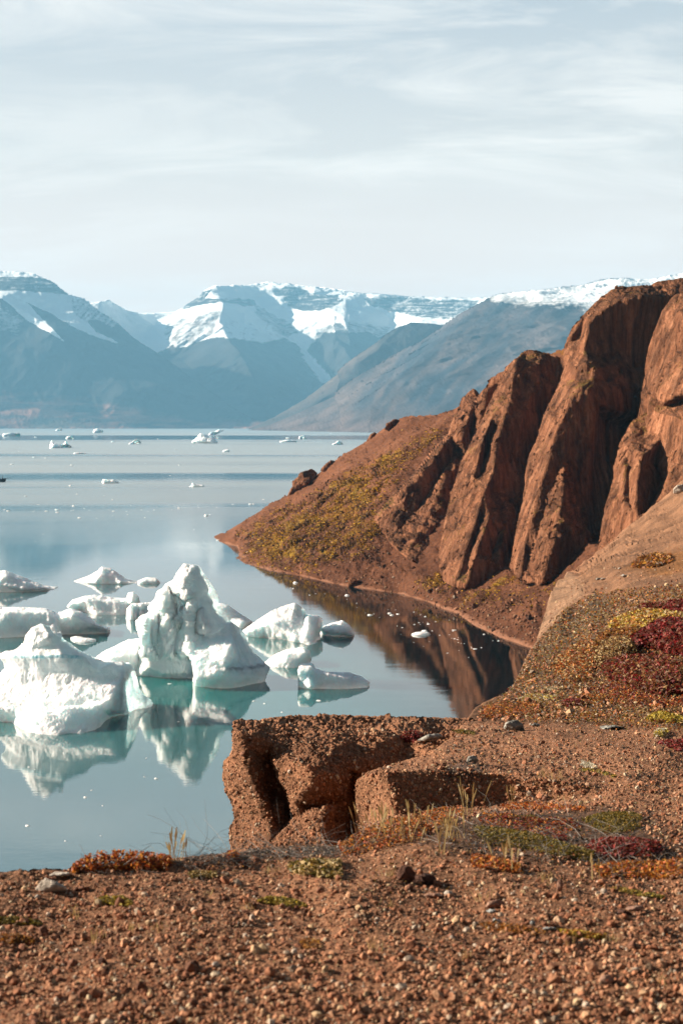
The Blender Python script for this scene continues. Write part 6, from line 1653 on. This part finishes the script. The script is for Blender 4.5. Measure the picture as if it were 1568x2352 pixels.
cabin(-15.0, -10.0, 1.7, 1.3, 3.0)
pole('samson_post', (-1.7, 0, 1.5), (-1.5, 0, 3.9), 0.3, 0.2, bw_)

# ------------------------------------------------------------------ autumn plants on the headland slope (uncountable)
HB = BVHTree.FromPolygons([tuple(v) for v in HV], [tuple(f) for f in HT])
rg = np.random.default_rng(9)
def hsample(poly, n, wob, thin):
    x0, x1 = min(p[0] for p in poly), max(p[0] for p in poly); y0, y1 = min(p[1] for p in poly), max(p[1] for p in poly)
    xs, ys = rg.uniform(x0 - 8, x1 + 8, n * 5), rg.uniform(y0 - 8, y1 + 8, n * 5)
    m = softpoly(xs, ys, poly, 16, wob, 40, 71)
    # streaks that follow the fall of the slope
    st = fbm(np.stack([(xs * 0.45 + ys) / 11, (xs - ys * 0.45) / 48, 0 * xs], -1), 4, 0.6, 55)
    ok = rg.random(len(xs)) < m * np.clip(0.45 + 1.5 * st, 0.0, 1) * thin
    out = []
    for x, y in list(zip(xs[ok], ys[ok]))[:n]:
        rx, rz = ray(x, y)
        dv = Vector((float(rx), 1.0, float(rz))).normalized()
        loc, nor, i, d = HB.ray_cast(Vector(EYE), dv)
        if loc is not None and d < 700: out.append((*loc, d, x, y))
    return np.array(out)
VP = [(545, 1224), (690, 1150), (800, 1092), (905, 1045), (1000, 985), (1010, 1000), (925, 1070), (900, 1110), (866, 1175), (884, 1222), (830, 1268), (720, 1312), (560, 1285)]
H = np.concatenate([hsample(VP, 15000, 14, 1.0), hsample([(960, 1340), (1020, 1322), (1032, 1346), (990, 1360)], 700, 6, 1.2), hsample([(1050, 1392), (1120, 1350), (1180, 1322), (1190, 1332), (1110, 1372), (1060, 1398)], 800, 6, 1.0),
                    hsample([(1000, 1378), (1230, 1300), (1330, 1270), (1330, 1300), (1230, 1410)], 1300, 10, 0.6), hsample([(560, 1200), (720, 1110), (900, 1000), (1040, 950), (1040, 990), (800, 1130), (600, 1230)], 900, 14, 0.3)])
hue = fbm(P2(H[:, 4], H[:, 5] * 1.3) / 34, 4, 0.65, 57) + 0.25 * rg.normal(size=len(H))
cols = np.array([(.075, .034, .016), (.13, .055, .016), (.19, .085, .016), (.40, .20, .016), (.62, .36, .025), (.24, .13, .018)])
ci = np.clip(((hue + 0.43) / 0.84 * 6).astype(int), 0, 5)
C = H[:, :3] + np.array([0, 0, 1.0]) * (0.05 + 0.35 * rg.random(len(H)))[:, None]
V, T, K = leaf_arrays(C, None, 0.00085 * H[:, 3], [(1, 1, 1)], rg)
V[:, 2] = (V[:, 2] - np.repeat(C[:, 2], 4)) * 0.75 + np.repeat(C[:, 2], 4)
K = np.repeat(cols[ci], 4, 0) * K
sc_ = add_mesh('slope_plants', V, T, lm, smooth=False, attrs={'tint': K})
tag(sc_, 'yellow and russet autumn plants carpeting the headland slope', 'ground cover', kind='stuff')

# ------------------------------------------------------------------ rubble along the foot of the headland (uncountable)
def hgather(poly, n, gain):
    x0, x1 = min(p[0] for p in poly), max(p[0] for p in poly); y0, y1 = min(p[1] for p in poly), max(p[1] for p in poly)
    xs, ys = rg.uniform(x0, x1, n * 4), rg.uniform(y0, y1, n * 4)
    ok = inpoly(xs, ys, poly); out = []
    for x, y in list(zip(xs[ok], ys[ok]))[:n]:
        rx, rz = ray(x, y)
        loc, nor, i, d = HB.ray_cast(Vector(EYE), Vector((float(rx), 1.0, float(rz))).normalized())
        if loc is not None and d < 700: out.append((*loc, 0, 0, 1.0, d, x, y))
    return np.array(out)
band_ = [(545, 1262), (700, 1300), (900, 1335), (1000, 1360), (1230, 1420), (1225, 1485), (1144, 1461), (1088, 1435), (1018, 1398), (915, 1362), (764, 1339), (624, 1310), (540, 1284)]
scr_ = [(560, 1225), (760, 1260), (880, 1230), (940, 1290), (1000, 1350), (1240, 1330), (1240, 1470), (900, 1360), (560, 1295)]
keep = (PAL.copy(), PW_.copy())
rng = np.random.default_rng(88)
PAL = PAL * 0.62
R1 = hgather(band_, 900, 1); R2 = hgather(scr_, 700, 1)
V, T, C = stones([(R1, 0.16, 0.55, 0.9), (R2, 0.20, 0.6, 1.2)])
PAL, PW_ = keep
rub = add_mesh('shore_rubble', V, T, sm, smooth=False, attrs={'tint': C})
tag(rub, 'dark rubble strewn along the foot of the headland and its beach', 'rubble', kind='stuff')
